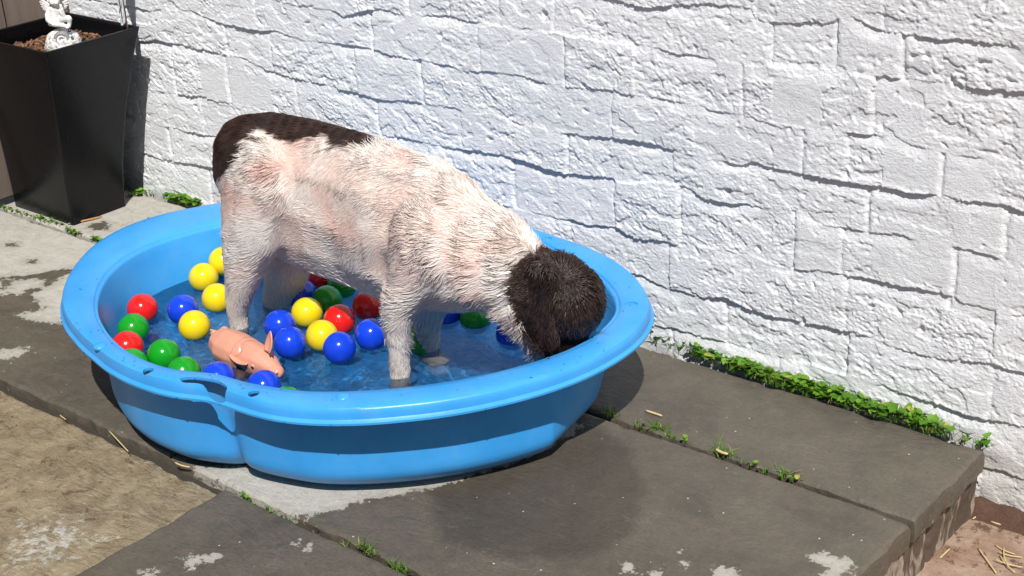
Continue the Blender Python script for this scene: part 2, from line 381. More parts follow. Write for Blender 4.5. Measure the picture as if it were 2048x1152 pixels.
def slab(x0, x1, y0, y1, z=0.0, mat=stone, name="paving_slab", seed=0, th=.036, tilt=0.0, bumpy=.0006, rag=.0035):
    step = .008
    nx = max(4, int((x1 - x0) / step)); ny = max(4, int((y1 - y0) / step))
    ins = np.array([.0012, .0028, .005])
    tx = np.unique(np.concatenate([np.linspace(0, 1, nx), ins / (x1 - x0), 1 - ins / (x1 - x0)])); ty = np.unique(np.concatenate([np.linspace(0, 1, ny), ins / (y1 - y0), 1 - ins / (y1 - y0)]))
    nx, ny = len(tx), len(ty)
    Xg, Yg = np.meshgrid(x0 + (x1 - x0) * tx, y0 + (y1 - y0) * ty, indexing='ij')
    # ragged edges: push the outline in and out
    ed = np.minimum(np.minimum(Xg - x0, x1 - Xg), np.minimum(Yg - y0, y1 - Yg))
    fall = np.exp(-(ed / .014) ** 2)
    Xg2 = Xg + fall * rag * perlin(Xg * 16, Yg * 16, seed=seed + 1) + fall * rag * .5 * perlin(Xg * 60, Yg * 60, seed=seed + 2)
    Yg2 = Yg + fall * rag * perlin(Xg * 14, Yg * 14, seed=seed + 3) + fall * rag * .5 * perlin(Xg * 55, Yg * 55, seed=seed + 4)
    Zg = z + bumpy * (1.8 * perlin(Xg * 6, Yg * 6, seed=seed + 5) + perlin(Xg * 25, Yg * 25, seed=seed + 6)) - .0040 * np.exp(-(ed / .0024) ** 2) * (1 + .9 * perlin(Xg * 30, Yg * 30, seed=seed + 7)) - .004 * np.exp(-(ed / .010) ** 2) * np.clip(perlin(Xg * 22, Yg * 22, seed=seed + 8) - .25, 0, 1) * 3
    Zg = Zg + tilt * (Yg - y0)
    V = np.stack([Xg2, Yg2, Zg], -1)
    top = V.reshape(-1, 3); faces = grid_faces(nx, ny)
    idx = np.arange(nx * ny).reshape(nx, ny)
    ring = np.concatenate([idx[:, 0], idx[-1, 1:], idx[-2::-1, -1], idx[0, -2:0:-1]])
    levels = [.25, .6, 1.0]; Vs = [top]; prev = ring; nb = len(top); F_ = [faces]
    cxy = np.array([(x0 + x1) / 2, (y0 + y1) / 2])
    for li, lv in enumerate(levels):
        rp = top[ring].copy()
        rp[:, 2] -= th * lv
        out = rp[:, :2] - cxy; nn = np.stack([np.sign(out[:, 0]) * (np.abs(out[:, 0]) > (x1 - x0) / 2 - .01), np.sign(out[:, 1]) * (np.abs(out[:, 1]) > (y1 - y0) / 2 - .01)], -1)
        rp[:, :2] += nn * (.0025 * perlin(rp[:, 0] * 40 + rp[:, 1] * 40, rp[:, 2] * 60, seed=seed + 9 + li) + .001)[:, None]
        cur = nb + np.arange(len(ring)); nb += len(ring); Vs.append(rp)
        F_.append(np.stack([prev, np.roll(prev, -1), np.roll(cur, -1), cur], -1)[:, ::-1]); prev = cur
    V = np.concatenate(Vs); Fc = np.concatenate(F_)
    me = mesh_np(name, V, Fc, mat, True)
    try: me.set_sharp_from_angle(angle=math.radians(32))
    except Exception: pass
    P = V[:, :2]
    wet = np.full(len(P), .4)
    for q in DRY: wet = np.minimum(wet, seg_sdf(P, q))
    for q in WETSPOT: wet = np.maximum(wet, -seg_sdf(P, q) + .0)
    side = V[:, 2] < z - .006
    wet = np.where(side, np.clip(wet, -.004, .012), wet)
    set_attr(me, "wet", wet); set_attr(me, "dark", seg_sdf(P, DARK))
    pale = np.clip(.44 - .9 * seg_sdf(P, G([(0, 1000), (200, 1000), (250, 1060), (120, 1152), (-60, 1152)])), 0, .5)
    pale2 = np.clip(.52 - 6 * np.abs(V[:, 1] - y1), 0, 1)
    set_attr(me, "pale", np.maximum(pale, pale2 * (V[:, 0] > gp(250, 880)[0])))
    o = link(name, me); tag(o, None, kind='structure')
    return o
g = .006
slab(-1.95, XR1, YJ1 + g, YW - .035, seed=100)
slab(-4.6, -1.958, YJ1 + g, YW - .03, seed=120)
slab(-1.80, XR2, YJ2 + g, YJ1 - g, seed=140)
slab(-4.2, -1.808, YJ2 + g, YJ1 - g, seed=160)
slab(XC + .003, XR2 - .02, YJ2 - .62, YJ2 - g, seed=180)
slab(-3.4, XC - .003, YJ2 - .62, YJ2 - g - .004, z=-.012, mat=stone_tan, seed=200, bumpy=.0016, rag=.006)
slab(-3.4, XR2 - .02, YJ2 - 1.3, YJ2 - .63, seed=220)
# earth bed under the slabs and the lower ground beyond the step
soilm = NT("dark_joint_earth"); soilm.set(Base_Color=soilm.mix(soilm.noise(180, 5, .7), (.018, .014, .010), (.075, .058, .040)), Roughness=.95, Normal=soilm.bump(soilm.noise(220, 4, .7), .004, 1))
def box_np(x0, x1, y0, y1, z0, z1):
    V = np.array([(x, y, z) for x in (x0, x1) for y in (y0, y1) for z in (z0, z1)])
    Fc = np.array([(0, 1, 3, 2), (4, 6, 7, 5), (0, 4, 5, 1), (2, 3, 7, 6), (0, 2, 6, 4), (1, 5, 7, 3)])
    return V, Fc
V, Fc = box_np(-4.8, XR2 - .05, YJ2 - 1.4, YW - .012, -.15, -.020)
tag(link("ground_bed", mesh_np("ground_bed", V, Fc, soilm.m, False)), None, kind='structure')
ZL = -.128
nx = 160
gx, gy = np.meshgrid(wgrid(-1.2, .2, -14, 14, .01, .5), wgrid(.2, YW + .02, -12, 2.4, .01, .5), indexing='ij')
gz = ZL + .003 * perlin(gx * 5, gy * 5, seed=31) + .0015 * perlin(gx * 22, gy * 22, seed=32)
me = mesh_np("ground", np.stack([gx, gy, gz], -1).reshape(-1, 3), grid_faces(*gx.shape), stone_low, True)
set_attr(me, "wet", np.full(gx.size, .2)); set_attr(me, "dark", np.full(gx.size, 1.0)); set_attr(me, "pale", np.zeros(gx.size))
tag(link("ground", me), None, kind='structure')
# riser of the step (mortared stone with run-off streaks)
rm = NT("streaked_riser")
co = rm.coords(); st = rm.noise(1, 5, .6, rm.mapping((30, 26, 7), vec=co), .5); bl = rm.noise(60, 5, .7, co)
rc = rm.mix(rm.ramp(bl, [(.3, 0.0), (.7, 1.0)]), (.24, .19, .14), (.37, .31, .245))
rc = rm.mix(rm.ramp(st, [(.47, 0.0), (.52, .92)]), rc, (.075, .052, .036))
rm.set(Base_Color=rc, Roughness=.7, Normal=rm.bump(bl, .003, 1))
def riser(x, y0, y1, z0, z1, seed):
    ys = np.arange(y0, y1, .004); zz = np.arange(z0, z1, .004)
    Yg, Zg = np.meshgrid(ys, zz, indexing='ij')
    blk = np.minimum(np.abs(((Yg + seed * .1) % .21) - .105), 1)
    groove = np.exp(-((.105 - blk) / .004) ** 2)
    ed = np.exp(-((z1 - Zg) / .006) ** 2)
    Xg = x + .004 * perlin(Yg * 12, Zg * 14, seed=seed) + .0018 * perlin(Yg * 60, Zg * 60, seed=seed + 1) - .006 * groove - .006 * ed
    V = np.stack([Xg, Yg, Zg], -1).reshape(-1, 3)
    return mesh_np("step_riser", V, grid_faces(len(ys), len(zz)), rm.m, True)
tag(link("step_riser", riser(XR1 - .012, YJ1 - .01, YW - .02, ZL - .01, -.036, 41)), None, kind='structure')
tag(link("step_riser", riser(XR2 - .010, YJ2 - 1.35, YJ1 + .01, ZL - .01, -.036, 47)), None, kind='structure')

# ================================================================ POOL
PC = np.array([-1.70, 1.50])
RIMZ = .19
OUT = [(122,610),(128,575),(160,520),(200,478),(250,448),(320,428),(380,418),(425,411),(1070,470),(1130,483),(1190,503),(1240,530),(1280,565),(1302,600),(1300,630),(1275,668),(1230,700),(1170,732),(1100,758),(1000,785),(900,805),(800,817),(700,824),(600,822),(550,816),(510,807),(470,794),(440,783),(410,776),(370,773),(335,768),(300,758),(240,734),(190,698),(150,660)]
INN = [(190,610),(196,570),(230,522),(300,482),(400,455),(430,449),(1100,497),(1180,535),(1225,570),(1240,600),(1238,625),(1200,665),(1150,695),(1080,720),(1000,742),(900,762),(800,775),(700,782),(600,782),(560,776),(520,770),(480,762),(450,752),(420,744),(380,742),(340,738),(290,722),(240,695),(205,655)]
BAS = [(200,775),(230,840),(300,905),(350,925),(400,930),(440,930),(470,928),(490,936),(515,953),(560,967),(650,974),(800,967),(950,944),(1080,900),(1170,840),(1215,770)]
TH = np.linspace(0, 2 * np.pi, 720, endpoint=False)
def polar(L, z, extra=(), smooth=6):
    a, r = [], []
    for u, v in L:
        p = gp(u, v, z)[:2] - PC; a.append(math.atan2(p[1], p[0]) % (2 * math.pi)); r.append(math.hypot(*p))
    for aa, rr in extra: a.append(math.radians(aa) % (2 * math.pi)); r.append(rr)
    o = np.argsort(a); a = np.array(a)[o]; r = np.array(r)[o]
    a3 = np.concatenate([a - 2 * np.pi, a, a + 2 * np.pi]); r3 = np.concatenate([r, r, r])
    q = np.interp(TH, a3, r3)
    k = np.exp(-np.linspace(-2, 2, 4 * smooth + 1) ** 2); k /= k.sum()
    qq = np.concatenate([q[-2 * smooth:], q, q[:2 * smooth]])
    q1 = np.convolve(qq, k, 'valid')
    K = 40; k2 = np.exp(-np.linspace(-2, 2, 2 * K + 1) ** 2); k2 /= k2.sum()
    q2 = np.convolve(np.concatenate([q[-K:], q, q[:K]]), k2, 'valid')
    dg = np.degrees(TH); w = np.clip(np.minimum(dg - 25, 235 - dg) / 25, 0, 1); w = w * w * (3 - 2 * w)
    return q1 * (1 - w) + q2 * w
RO = polar(OUT, RIMZ - .004, smooth=7); RI = polar(INN, RIMZ, smooth=9)
RI = np.minimum(RI, RO - .028)
rb_known = polar(BAS, .044, smooth=4)
a_b = [math.atan2(*(gp(u, v, .025)[:2] - PC)[::-1]) % (2 * math.pi) for u, v in BAS]
ratio_back = .925
RB = RI * ratio_back
deg = np.degrees(TH)
# front part from the seen silhouette, back part from the rim
lo_, hi_ = 205.0, 380.0
d2 = np.where(deg < 90, deg + 360, deg)
wgt = np.clip(np.minimum(d2 - lo_, hi_ - d2) / 22, 0, 1); wgt = wgt * wgt * (3 - 2 * wgt)
RB = rb_known * wgt + RB * (1 - wgt)
RB = np.minimum(RB, RI - .004)
ag = math.degrees(math.atan2(*(gp(478, 930, .025)[:2] - PC)[::-1])) % 360
RB = RB - .014 * np.exp(-((deg - ag) / 3.2) ** 2)
cosT, sinT = np.cos(TH), np.sin(TH)
def ringpts(r, z):
    z = np.broadcast_to(z, r.shape)
    return np.stack([PC[0] + r * cosT, PC[1] + r * sinT, z], -1)
def wall_r(z, off=0.0):
    t = np.clip((z - .044) / (RIMZ - .044), 0, 1)
    return RB + (RI - RB) * (t ** .92) - off
plastic = NT("blue_pool_plastic")
sc1 = plastic.noise(140, 4, .6); sc2 = plastic.noise(14, 3, .5)
pc = plastic.mix(plastic.ramp(sc2, [(.3, 0.0), (.7, 1.0)]), (.036, .290, .68), (.055, .335, .76))
scr = plastic.ramp(plastic.noise(1, 4, .8, plastic.mapping((40, 160, 90), (0, 0, .6))), [(.69, 0.0), (.73, .35)])
pc = plastic.mix(scr, pc, (.18, .45, .82))
film = plastic.ramp(plastic.noise(22, 6, .75), [(.52, 0.0), (.74, .16)])
pc = plastic.mix(film, pc, (.25, .33, .38))
plastic.set(Base_Color=pc, Roughness=plastic.mix(sc1, (.25, .25, .25), (.42, .42, .42)), Normal=plastic.bump(sc1, .0004, .6), Specular_IOR_Level=.36)
pool = empty("paddling_pool", (PC[0], PC[1], 0))
tag(pool, "blue moulded plastic paddling pool with wide rim, half full of water", "paddling pool")
# tub: closed shell, outer profile then inner profile
prof = []
for r, z in ((.05, .004), (.2, .004)): pass
Z_out = [.0, .002, .008, .018, .030, .045, .065, .09, .115, .14, .165, .180]
rings = []
rings.append(ringpts(RB * 0 + .002, 0.0)); rings.append(ringpts(RB * .45, 0.0)); rings.append(ringpts(RB - .066, 0.0))
for dr_, z in ((.050, .0025), (.034, .0085), (.020, .0175), (.0085, .0285), (.002, .038)): rings.append(ringpts(RB - dr_, z))
for z in (.048, .058, .072, .09, .11, .13, .15, .168, .180):
    rings.append(ringpts(wall_r(z), z))
rings.append(ringpts(RI + .003, .1855))
rings.append(ringpts(RI - .004, .1880))
for z in (.180, .168, .15, .13, .11, .09, .072, .058, .048):
    rings.append(ringpts(wall_r(z) - .0045, z))
for dr_, z in ((.0075, .040), (.014, .031), (.025, .0205), (.038, .013), (.053, .008), (.068, .0055)): rings.append(ringpts(RB - dr_, z))
rings.append(ringpts(RB * .45, .0055)); rings.append(ringpts(RB * 0 + .002, .0055))
V = np.stack(rings, 1)                    # theta, level
me = mesh_np("tub", V.reshape(-1, 3), grid_faces(720, len(rings), True), plastic.m, True)
tub = link("tub", me, pool); at_origin(me, pool.location)
# rim: closed solid lofted round the opening
RW = RO - RI
def rr(t): return RI + RW * t
rp = [ (rr(0) - .0005, .1845), (rr(0) + .001, .1885), (rr(0) + .004, RIMZ + .0005), (rr(.25), RIMZ + .0022), (rr(.55), RIMZ + .0030), (rr(.80), RIMZ + .0024), (rr(.93), RIMZ + .0006),
      (RO - .0015, RIMZ - .0025), (RO, RIMZ - .008), (RO + .0003, RIMZ - .0165), (RO + .0030, RIMZ - .0190), (RO + .0052, RIMZ - .0205), (RO + .0050, RIMZ - .0240), (RO + .001, RIMZ - .0250), (RO - .0022, RIMZ - .0235),
      (RO - .0030, RIMZ - .010), (RO - .006, RIMZ - .0055), (rr(.8), RIMZ - .0022), (rr(.5), RIMZ - .0015), (rr(.2), RIMZ - .003), (rr(0) + .003, .1835)]
nR = len(rp)
V = np.stack([ringpts(r, z) for r, z in rp], 1)
f = grid_faces(720, nR, True)
clo = np.stack([np.arange(720) * nR + nR - 1, ((np.arange(720) + 1) % 720) * nR + nR - 1, ((np.arange(720) + 1) % 720) * nR, np.arange(720) * nR], -1)
me = mesh_np("rim", V.reshape(-1, 3), np.concatenate([f, clo]), plastic.m, True)
rim = link("rim", me, pool); at_origin(me, pool.location)
import bmesh
bm = bmesh.new(); bm.from_mesh(me); bmesh.ops.recalc_face_normals(bm, faces=bm.faces); bm.to_mesh(me); bm.free()
def prism(pts, z0, z1):
    n = len(pts); V = [(p[0] - PC[0], p[1] - PC[1], z) for z in (z0, z1) for p in pts]
    Fc = [list(range(n))[::-1], list(range(n, 2 * n))] + [[i, (i + 1) % n, n + (i + 1) % n, n + i] for i in range(n)]
    m_ = mesh_np("cutter", np.array(V), Fc, plastic.m, False)
    b = bmesh.new(); b.from_mesh(m_); bmesh.ops.recalc_face_normals(b, faces=b.faces); b.to_mesh(m_); b.free()
    return m_
def chaikin(P, n=2):
    P = np.array(P)
    for _ in range(n):
        Q = np.roll(P, -1, 0); P = np.stack([.75 * P + .25 * Q, .25 * P + .75 * Q], 1).reshape(-1, 2)
    return P
slot = chaikin(G([(359, 760), (372, 757), (400, 758), (432, 763), (452, 772), (457, 781), (440, 784), (424, 778), (404, 769), (385, 767), (364, 766)], RIMZ), 2)
cut = [prism(slot, .15, .22)]
def disc(u, v, ru, z=RIMZ, n=18):
    c = gp(u, v, z)[:2]; return np.array([(c[0] + ru * math.cos(a), c[1] + ru * math.sin(a)) for a in np.linspace(0, 2 * math.pi, n, endpoint=False)])
for (u, v) in ((297, 744), (508, 790)): cut.append(prism(disc(u, v, .0085), .15, .22))
for (u, v) in ((1092, 481), (1262, 612)): cut.append(prism(disc(u, v, .011), RIMZ + .0008, .22))
for cm in cut:
    co_ = bpy.data.objects.new("cutter", cm); col.objects.link(co_); co_.parent = pool
    md = rim.modifiers.new("b", 'BOOLEAN'); md.operation = 'DIFFERENCE'; md.object = co_; md.solver = 'EXACT'
    bpy.context.view_layer.update()
    new = bpy.data.meshes.new_from_object(rim.evaluated_get(bpy.context.evaluated_depsgraph_get()))
    rim.modifiers.clear(); rim.data = new
    bpy.data.objects.remove(co_)
rim.data.polygons.foreach_set("use_smooth", np.ones(len(rim.data.polygons), bool))
try: rim.data.set_sharp_from_angle(angle=math.radians(38))
except Exception: pass
# moulded lugs on the rim
for (u, v, r_) in ((200, 692, .011), (686, 793, .0115)):
    c = gp(u, v, RIMZ + .003); b = bmesh.new(); bmesh.ops.create_uvsphere(b, u_segments=20, v_segments=12, radius=1)
    m_ = bpy.data.meshes.new("lug"); b.to_mesh(m_); b.free()
    m_.transform(Matrix.Translation((c[0] - PC[0], c[1] - PC[1], RIMZ + .0018)) @ Matrix.Diagonal((r_, r_, .0055, 1)))
    m_.polygons.foreach_set("use_smooth", np.ones(len(m_.polygons), bool)); m_.materials.append(plastic.m)
    link("lug", m_, pool)

# ---- drops of water left on the rim
dm_ = NT("water_drops"); dm_.set(Base_Color=(.9, .95, 1.0), Roughness=.02, IOR=1.33); dm_.p.inputs['Transmission Weight'].default_value = 1.0
b = bmesh.new(); bmesh.ops.create_icosphere(b, subdivisions=2, radius=1); DV = np.array([v.co[:] for v in b.verts]); DF = np.array([[v.index for v in f_.verts] for f_ in b.faces]); b.free()
Vd, Fd = [], []; rng = np.random.RandomState(77)
for i in range(190):
    k = rng.randint(720); t = rng.uniform(.1, .93); r_ = rng.uniform(.0007, .0021) * (1.5 if rng.rand() < .12 else 1)
    if i % 3 == 0:
        t = 1.0; rad = RO[k] + .0046; zz = RIMZ - .0235
    else: rad = RI[k] + RW[k] * t; zz = RIMZ + .0022 + .0006 * math.sin(t * 3.1)
    c_ = np.array([PC[0] + rad * cosT[k], PC[1] + rad * sinT[k], zz]); Vd.append(DV * np.array([r_, r_ * rng.uniform(.7, 1.3), r_ * .55]) + c_); Fd.append(DF + len(DV) * i)
tag(link("water_drops", mesh_np("water_drops", np.concatenate(Vd), np.concatenate(Fd), dm_.m, True)), "small splashed water drops clinging to the blue rim of the pool", "water drops", kind='stuff')
# ---- water
WZ = .102
rw = np.interp(TH, TH, RB + (RI - RB) * (((WZ - .044) / (RIMZ - .044)) ** .92)) - .0030
nr = 230
tt = (np.arange(nr) / (nr - 1)) ** .8
Rg = rw[:, None] * tt[None, :]; Rg[:, 0] = .0008
Xg = PC[0] + Rg * cosT[:, None]; Yg = PC[1] + Rg * sinT[:, None]
def ripple(x, y):
    wx = x + .02 * perlin(x * 12, y * 12, seed=51); wy = y + .02 * perlin(x * 12, y * 12, seed=52)
    a = 1 - np.abs(perlin(wx * 17, wy * 22, seed=53)) * 2
    b = 1 - np.abs(perlin(wx * 40, wy * 46, seed=54)) * 2
    c = perlin(wx * 26, wy * 30, seed=57)
    h = .0012 * a + .0007 * b + .0011 * c + .0003 * perlin(wx * 90, wy * 90, seed=55)
    for (u, v, A_) in ((800, 757, .0022), (480, 658, .0018), (1135, 730, .0022)):
        p = gp(u, v, WZ); d = np.hypot(x - p[0], y - p[1]); h = h + A_ * np.sin(d * 2 * np.pi / .021) * np.exp(-d / .06)
    return h
Zg = WZ + .46 * ripple(Xg, Yg)
wm = NT("pool_water")
wm.n.remove(wm.p)
fr = wm.new("ShaderNodeFresnel"); fr.inputs['IOR'].default_value = 1.25
bmpn = wm.bump(wm.noise(75, 3, .6, dist=.8), .0028, 1.0)
gl = wm.new("ShaderNodeBsdfGlossy"); gl.inputs['Roughness'].default_value = .03
tr = wm.new("ShaderNodeBsdfTransparent"); tr.inputs['Color'].default_value = (.90, .96, .98, 1)
mxs = wm.new("ShaderNodeMixShader")
wm.link(bmpn, fr.inputs['Normal']); wm.link(bmpn, gl.inputs['Normal'])
wm.link(fr.outputs[0], mxs.inputs[0]); rf = wm.new('ShaderNodeBsdfRefraction'); rf.inputs['IOR'].default_value = 1.33; rf.inputs['Roughness'].default_value = 0.0; rf.inputs['Color'].default_value = (.88, .965, 1, 1)
m2_ = wm.new('ShaderNodeMixShader'); m2_.inputs[0].default_value = .30
wm.link(rf.outputs[0], m2_.inputs[1]); wm.link(tr.outputs[0], m2_.inputs[2]); wm.link(m2_.outputs[0], mxs.inputs[1]); wm.link(gl.outputs[0], mxs.inputs[2]); wm.link(mxs.outputs[0], wm.out.inputs['Surface'])
me = mesh_np("water", np.stack([Xg, Yg, Zg], -1).reshape(-1, 3), grid_faces(720, nr, True)[:, ::-1], wm.m, True)
water = tag(link("water", me), None, kind='structure')
water.cycles.is_caustics_caster = True; tub.cycles.is_caustics_receiver = True


# ================================================================ shared modelling tools
def ico(level=2):
    b = bmesh.new(); bmesh.ops.create_icosphere(b, subdivisions=level, radius=1)
    V = np.array([v.co[:] for v in b.verts]); Fc = np.array([[v.index for v in f.verts] for f in b.faces]); b.free(); return V, Fc
ICO = ico(2); ICO3 = ico(3)
def union_mesh(name, ells, voxel, smooth=8, mat=None, adapt=0.0, factor=.5):
    """ells: list of (centre, 3x3 axes matrix scaled by radii). Returns one continuous remeshed surface."""
    Vs, Fs, n = [], [], 0
    for c, A in ells:
        V = ICO[0] @ np.asarray(A).T + np.asarray(c); Vs.append(V); Fs.append(ICO[1] + n); n += len(V)
    me = mesh_np(name, np.concatenate(Vs), np.concatenate(Fs))
    o = link(name, me)
    m = o.modifiers.new("r", 'REMESH'); m.mode = 'VOXEL'; m.voxel_size = voxel
    m2 = o.modifiers.new("s", 'SMOOTH'); m2.factor = factor; m2.iterations = smooth
    bpy.context.view_layer.update()
    new = bpy.data.meshes.new_from_object(o.evaluated_get(bpy.context.evaluated_depsgraph_get()))
    o.modifiers.clear(); bpy.data.objects.remove(o); bpy.data.meshes.remove(me)
    new.name = name; new.polygons.foreach_set("use_smooth", np.ones(len(new.polygons), bool))
    new.materials.clear()
    if mat: new.materials.append(mat)
    return new
def sweep(pts, n=8):
    """pts: list of (centre, rx, ry, rz) -> dense list interpolated between stations"""
    out = []
    for a, b in zip(pts[:-1], pts[1:]):
        a = [np.asarray(q, float) for q in a]; b = [np.asarray(q, float) for q in b]
        L = np.linalg.norm(b[0] - a[0]); r = min(float(np.min(a[1])), float(np.min(b[1])))
        k = max(2, int(L / max(r * .22, .002)))
        for i in range(k):
            t = i / k; out.append([(1 - t) * x + t * y for x, y in zip(a, b)])
    out.append([np.asarray(q, float) for q in pts[-1]])
    return out
def get_co(me):
    a = np.empty(len(me.vertices) * 3, np.float32); me.vertices.foreach_get("co", a); return a.reshape(-1, 3).astype(float)
def get_no(me):
    a = np.empty(len(me.vertices) * 3, np.float32); me.vertices.foreach_get("normal", a); return a.reshape(-1, 3).astype(float)
def tris(me):
    me.calc_loop_triangles(); a = np.empty(len(me.loop_triangles) * 3, np.int32); me.loop_triangles.foreach_get("vertices", a); return a.reshape(-1, 3)
def sample_surface(me, n, seed=0, keep=None):
    V, N, T = get_co(me), get_no(me), tris(me)
    if keep is not None: T = T[keep(V[T].mean(1))]
    e = np.cross(V[T[:, 1]] - V[T[:, 0]], V[T[:, 2]] - V[T[:, 0]]); ar = np.linalg.norm(e, axis=1)
    rng = np.random.RandomState(seed); i = rng.choice(len(T), n, p=ar / ar.sum())
    a, b = rng.rand(n), rng.rand(n); sw = a + b > 1; a[sw], b[sw] = 1 - a[sw], 1 - b[sw]
    w = np.stack([1 - a - b, a, b], 1)[:, :, None]
    P = (V[T[i]] * w).sum(1); Nn = (N[T[i]] * w).sum(1); Nn /= np.linalg.norm(Nn, axis=1)[:, None]
    return P, Nn
def strands(name, P, N, D, length, width, lift, colour, mat, segs=5, wave=.0, wfreq=8., phase=None, curl=0.0, seed=0, colour_tip=None, flat=.45):
    """tapered tufts of wet hair as a real mesh: each is a flattened three-sided strand"""
    n = len(P); rng = np.random.RandomState(seed)
    D = D - (D * N).sum(1)[:, None] * N; D /= np.linalg.norm(D, axis=1)[:, None] + 1e-9
    S = np.cross(N, D)
    length = np.broadcast_to(length, (n,)); width = np.broadcast_to(width, (n,)); lift = np.broadcast_to(lift, (n,))
    wave = np.broadcast_to(wave, (n,)); ph = phase if phase is not None else rng.rand(n) * 6.28
    Vs = []; t_ = np.linspace(0, 1, segs + 1)
    for t in t_:
        c = P + D * (length * t)[:, None] + N * (lift * (np.sin(t * math.pi * .75)) * length - .0002)[:, None]
        c = c + S * (wave * np.sin(ph + t * wfreq) * (t * .9 + .1))[:, None] - N * (curl * length * t ** 2 * .5)[:, None]
        w = width * (1 - t ** 1.8) + .00008
        Vs.append(c + S * w[:, None]); Vs.append(c - S * w[:, None]); Vs.append(c + N * (w * flat * 2)[:, None])
    V = np.stack(Vs, 1)                        # n, 3*(segs+1), 3
    k = 3 * (segs + 1); base = (np.arange(n) * k)[:, None]
    fl = []
    for s in range(segs):
        a = 3 * s; b = a + 3
        for p, q in ((0, 2), (2, 1), (1, 0)):
            fl.append([a + p, a + q, b + q, b + p])
    fl = np.array(fl)
    Fc = (base[:, :, None] + fl[None]).reshape(-1, 4)
    me = mesh_np(name, V.reshape(-1, 3), Fc, mat, True)
    tcol = np.tile(np.repeat(t_, 3), n)[:, None]
    c0 = np.repeat(colour, k, 0); c1 = c0 if colour_tip is None else np.repeat(colour_tip, k, 0)
    set_col(me, "tint", c0 * (1 - tcol) + c1 * tcol)
    return me

# ================================================================ BALLS
def ball_mat(name, c):
    n = NT(name); nz = n.noise(500, 2, .5)
    sm = n.noise(30, 4, .6)
    sf = n.ramp(n.noise(1, 4, .8, n.mapping((240, 60, 120), (.4, .7, 0))), [(.66, 0.0), (.72, .22)])
    n.set(Base_Color=n.mix(sf, n.mix(n.ramp(sm, [(.4, 0.0), (.8, .35)]), c, tuple(min(1, q * .8 + .02) for q in c)), tuple(min(1, q * .6 + .22) for q in c)), Roughness=n.mix(sm, (.09, .09, .09), (.24, .24, .24)), Normal=n.bump(nz, .0001, .3), Specular_IOR_Level=.55)
    n.p.inputs['Subsurface Weight'].default_value = .08; n.p.inputs['Subsurface Radius'].default_value = (.01, .01, .01); n.p.inputs['Subsurface Scale'].default_value = .4
    return n.m
BM = {'yellow': ball_mat("yellow_ball_plastic", (.80, .60, .008)), 'red': ball_mat("red_ball_plastic", (.72, .012, .010)),
      'blue': ball_mat("blue_ball_plastic", (.006, .052, .62)), 'green': ball_mat("green_ball_plastic", (.005, .29, .012))}
BR = .0275
BALLS = [
 ('yellow', 434, 522, .012, "yellow plastic ball half hidden behind the dog's hind leg, uppermost yellow one"),
 ('yellow', 413, 552, 0, "yellow plastic ball fully visible left of the dog's hind leg, below the half hidden one"),
 ('yellow', 434, 597, 0, "yellow plastic ball touching the dog's hind leg just above the paw"),
 ('yellow', 389, 652, 0, "yellow plastic ball floating beside the pink pig's tail"),
 ('red', 285, 618, 0, "red plastic ball farthest left in the pool, above a green ball"),
 ('green', 267, 658, 0, "green plastic ball floating between two red ones at the pool's left end"),
 ('red', 255, 694, 0, "red plastic ball partly cut off by the left rim of the pool"),
 ('green', 264, 730, 0, "green plastic ball almost hidden under the left rim below the red one"),
 ('green', 328, 710, 0, "whole green plastic ball floating left of the pig near the front rim"),
 ('green', 368, 746, 0, "green plastic ball against the front rim, lower half hidden, left of the handle"),
 ('blue', 366, 620, 0, "blue plastic ball behind the yellow one, left of the dog's hind leg"),
 ('blue', 436, 757, 0, "blue plastic ball half hidden behind the rim handle below the pig's ear"),
 ('blue', 528, 774, 0, "blue plastic ball covering the pig's mouth at the front rim"),
 ('green', 573, 808, 0, "green plastic ball of which only a sliver shows over the front rim"),
 ('blue', 560, 651, 0, "blue plastic ball behind another blue one at the pig's raised ear"),
 ('blue', 580, 686, 0, "front blue plastic ball of the overlapping blue pair beside the pig's head"),
 ('yellow', 615, 625, 0, "yellow plastic ball under the dog's belly, the one farther from the front rim"),
 ('yellow', 644, 672, 0, "yellow plastic ball under the dog between two blue ones and a red one"),
 ('red', 679, 640, 0, "bright red plastic ball in the sun under the dog's belly"),
 ('blue', 679, 696, 0, "blue plastic ball nearest the viewer in the cluster under the dog"),
 ('blue', 742, 669, 0, "blue plastic ball touching the dog's near front leg"),
 ('red', 736, 612, 0, "shaded red plastic ball just behind the dog's near front leg"),
 ('green', 653, 602, 0, "shaded green plastic ball behind the farther yellow one under the belly"),
 ('blue', 604, 589, 0, "shaded blue plastic ball under the dog's belly beside its far hind leg"),
 ('red', 630, 558, 0, "dark red plastic ball tucked up under the dog's belly at the far side"),
 ('green', 684, 570, 0, "large looking dark green plastic ball under the belly at the far side"),
 ('green', 578, 556, 0, "shaded green plastic ball peeping out above the blue one beside the far hind leg"),
 ('yellow', 815, 652, 0, "yellow plastic ball almost hidden behind the dog's near front leg"),
 ('green', 848, 692, -.017, "green plastic ball pushed low in the water right of the near front leg"),
 ('green', 951, 638, -.014, "green plastic ball low in the water under the dog's throat"),
 ('blue', 893, 628, -.012, "blue plastic ball mostly hidden beneath the dog's chest"),
 ('blue', 1024, 668, -.010, "blue plastic ball half covered by the dog's wet throat fur"),
]
bz = WZ + .0165
bpos = []
for c_, u, v, dz, lb in BALLS: bpos.append(gp(u, v, bz + dz))
bpos = np.array(bpos); b0 = bpos.copy()
def r_in(p, z):
    d = p[:2] - PC; a = math.atan2(d[1], d[0]) % (2 * math.pi)
    return np.interp(a, np.append(TH, 2 * np.pi), np.append(wall_r(z) - .005, wall_r(z)[0] - .005))
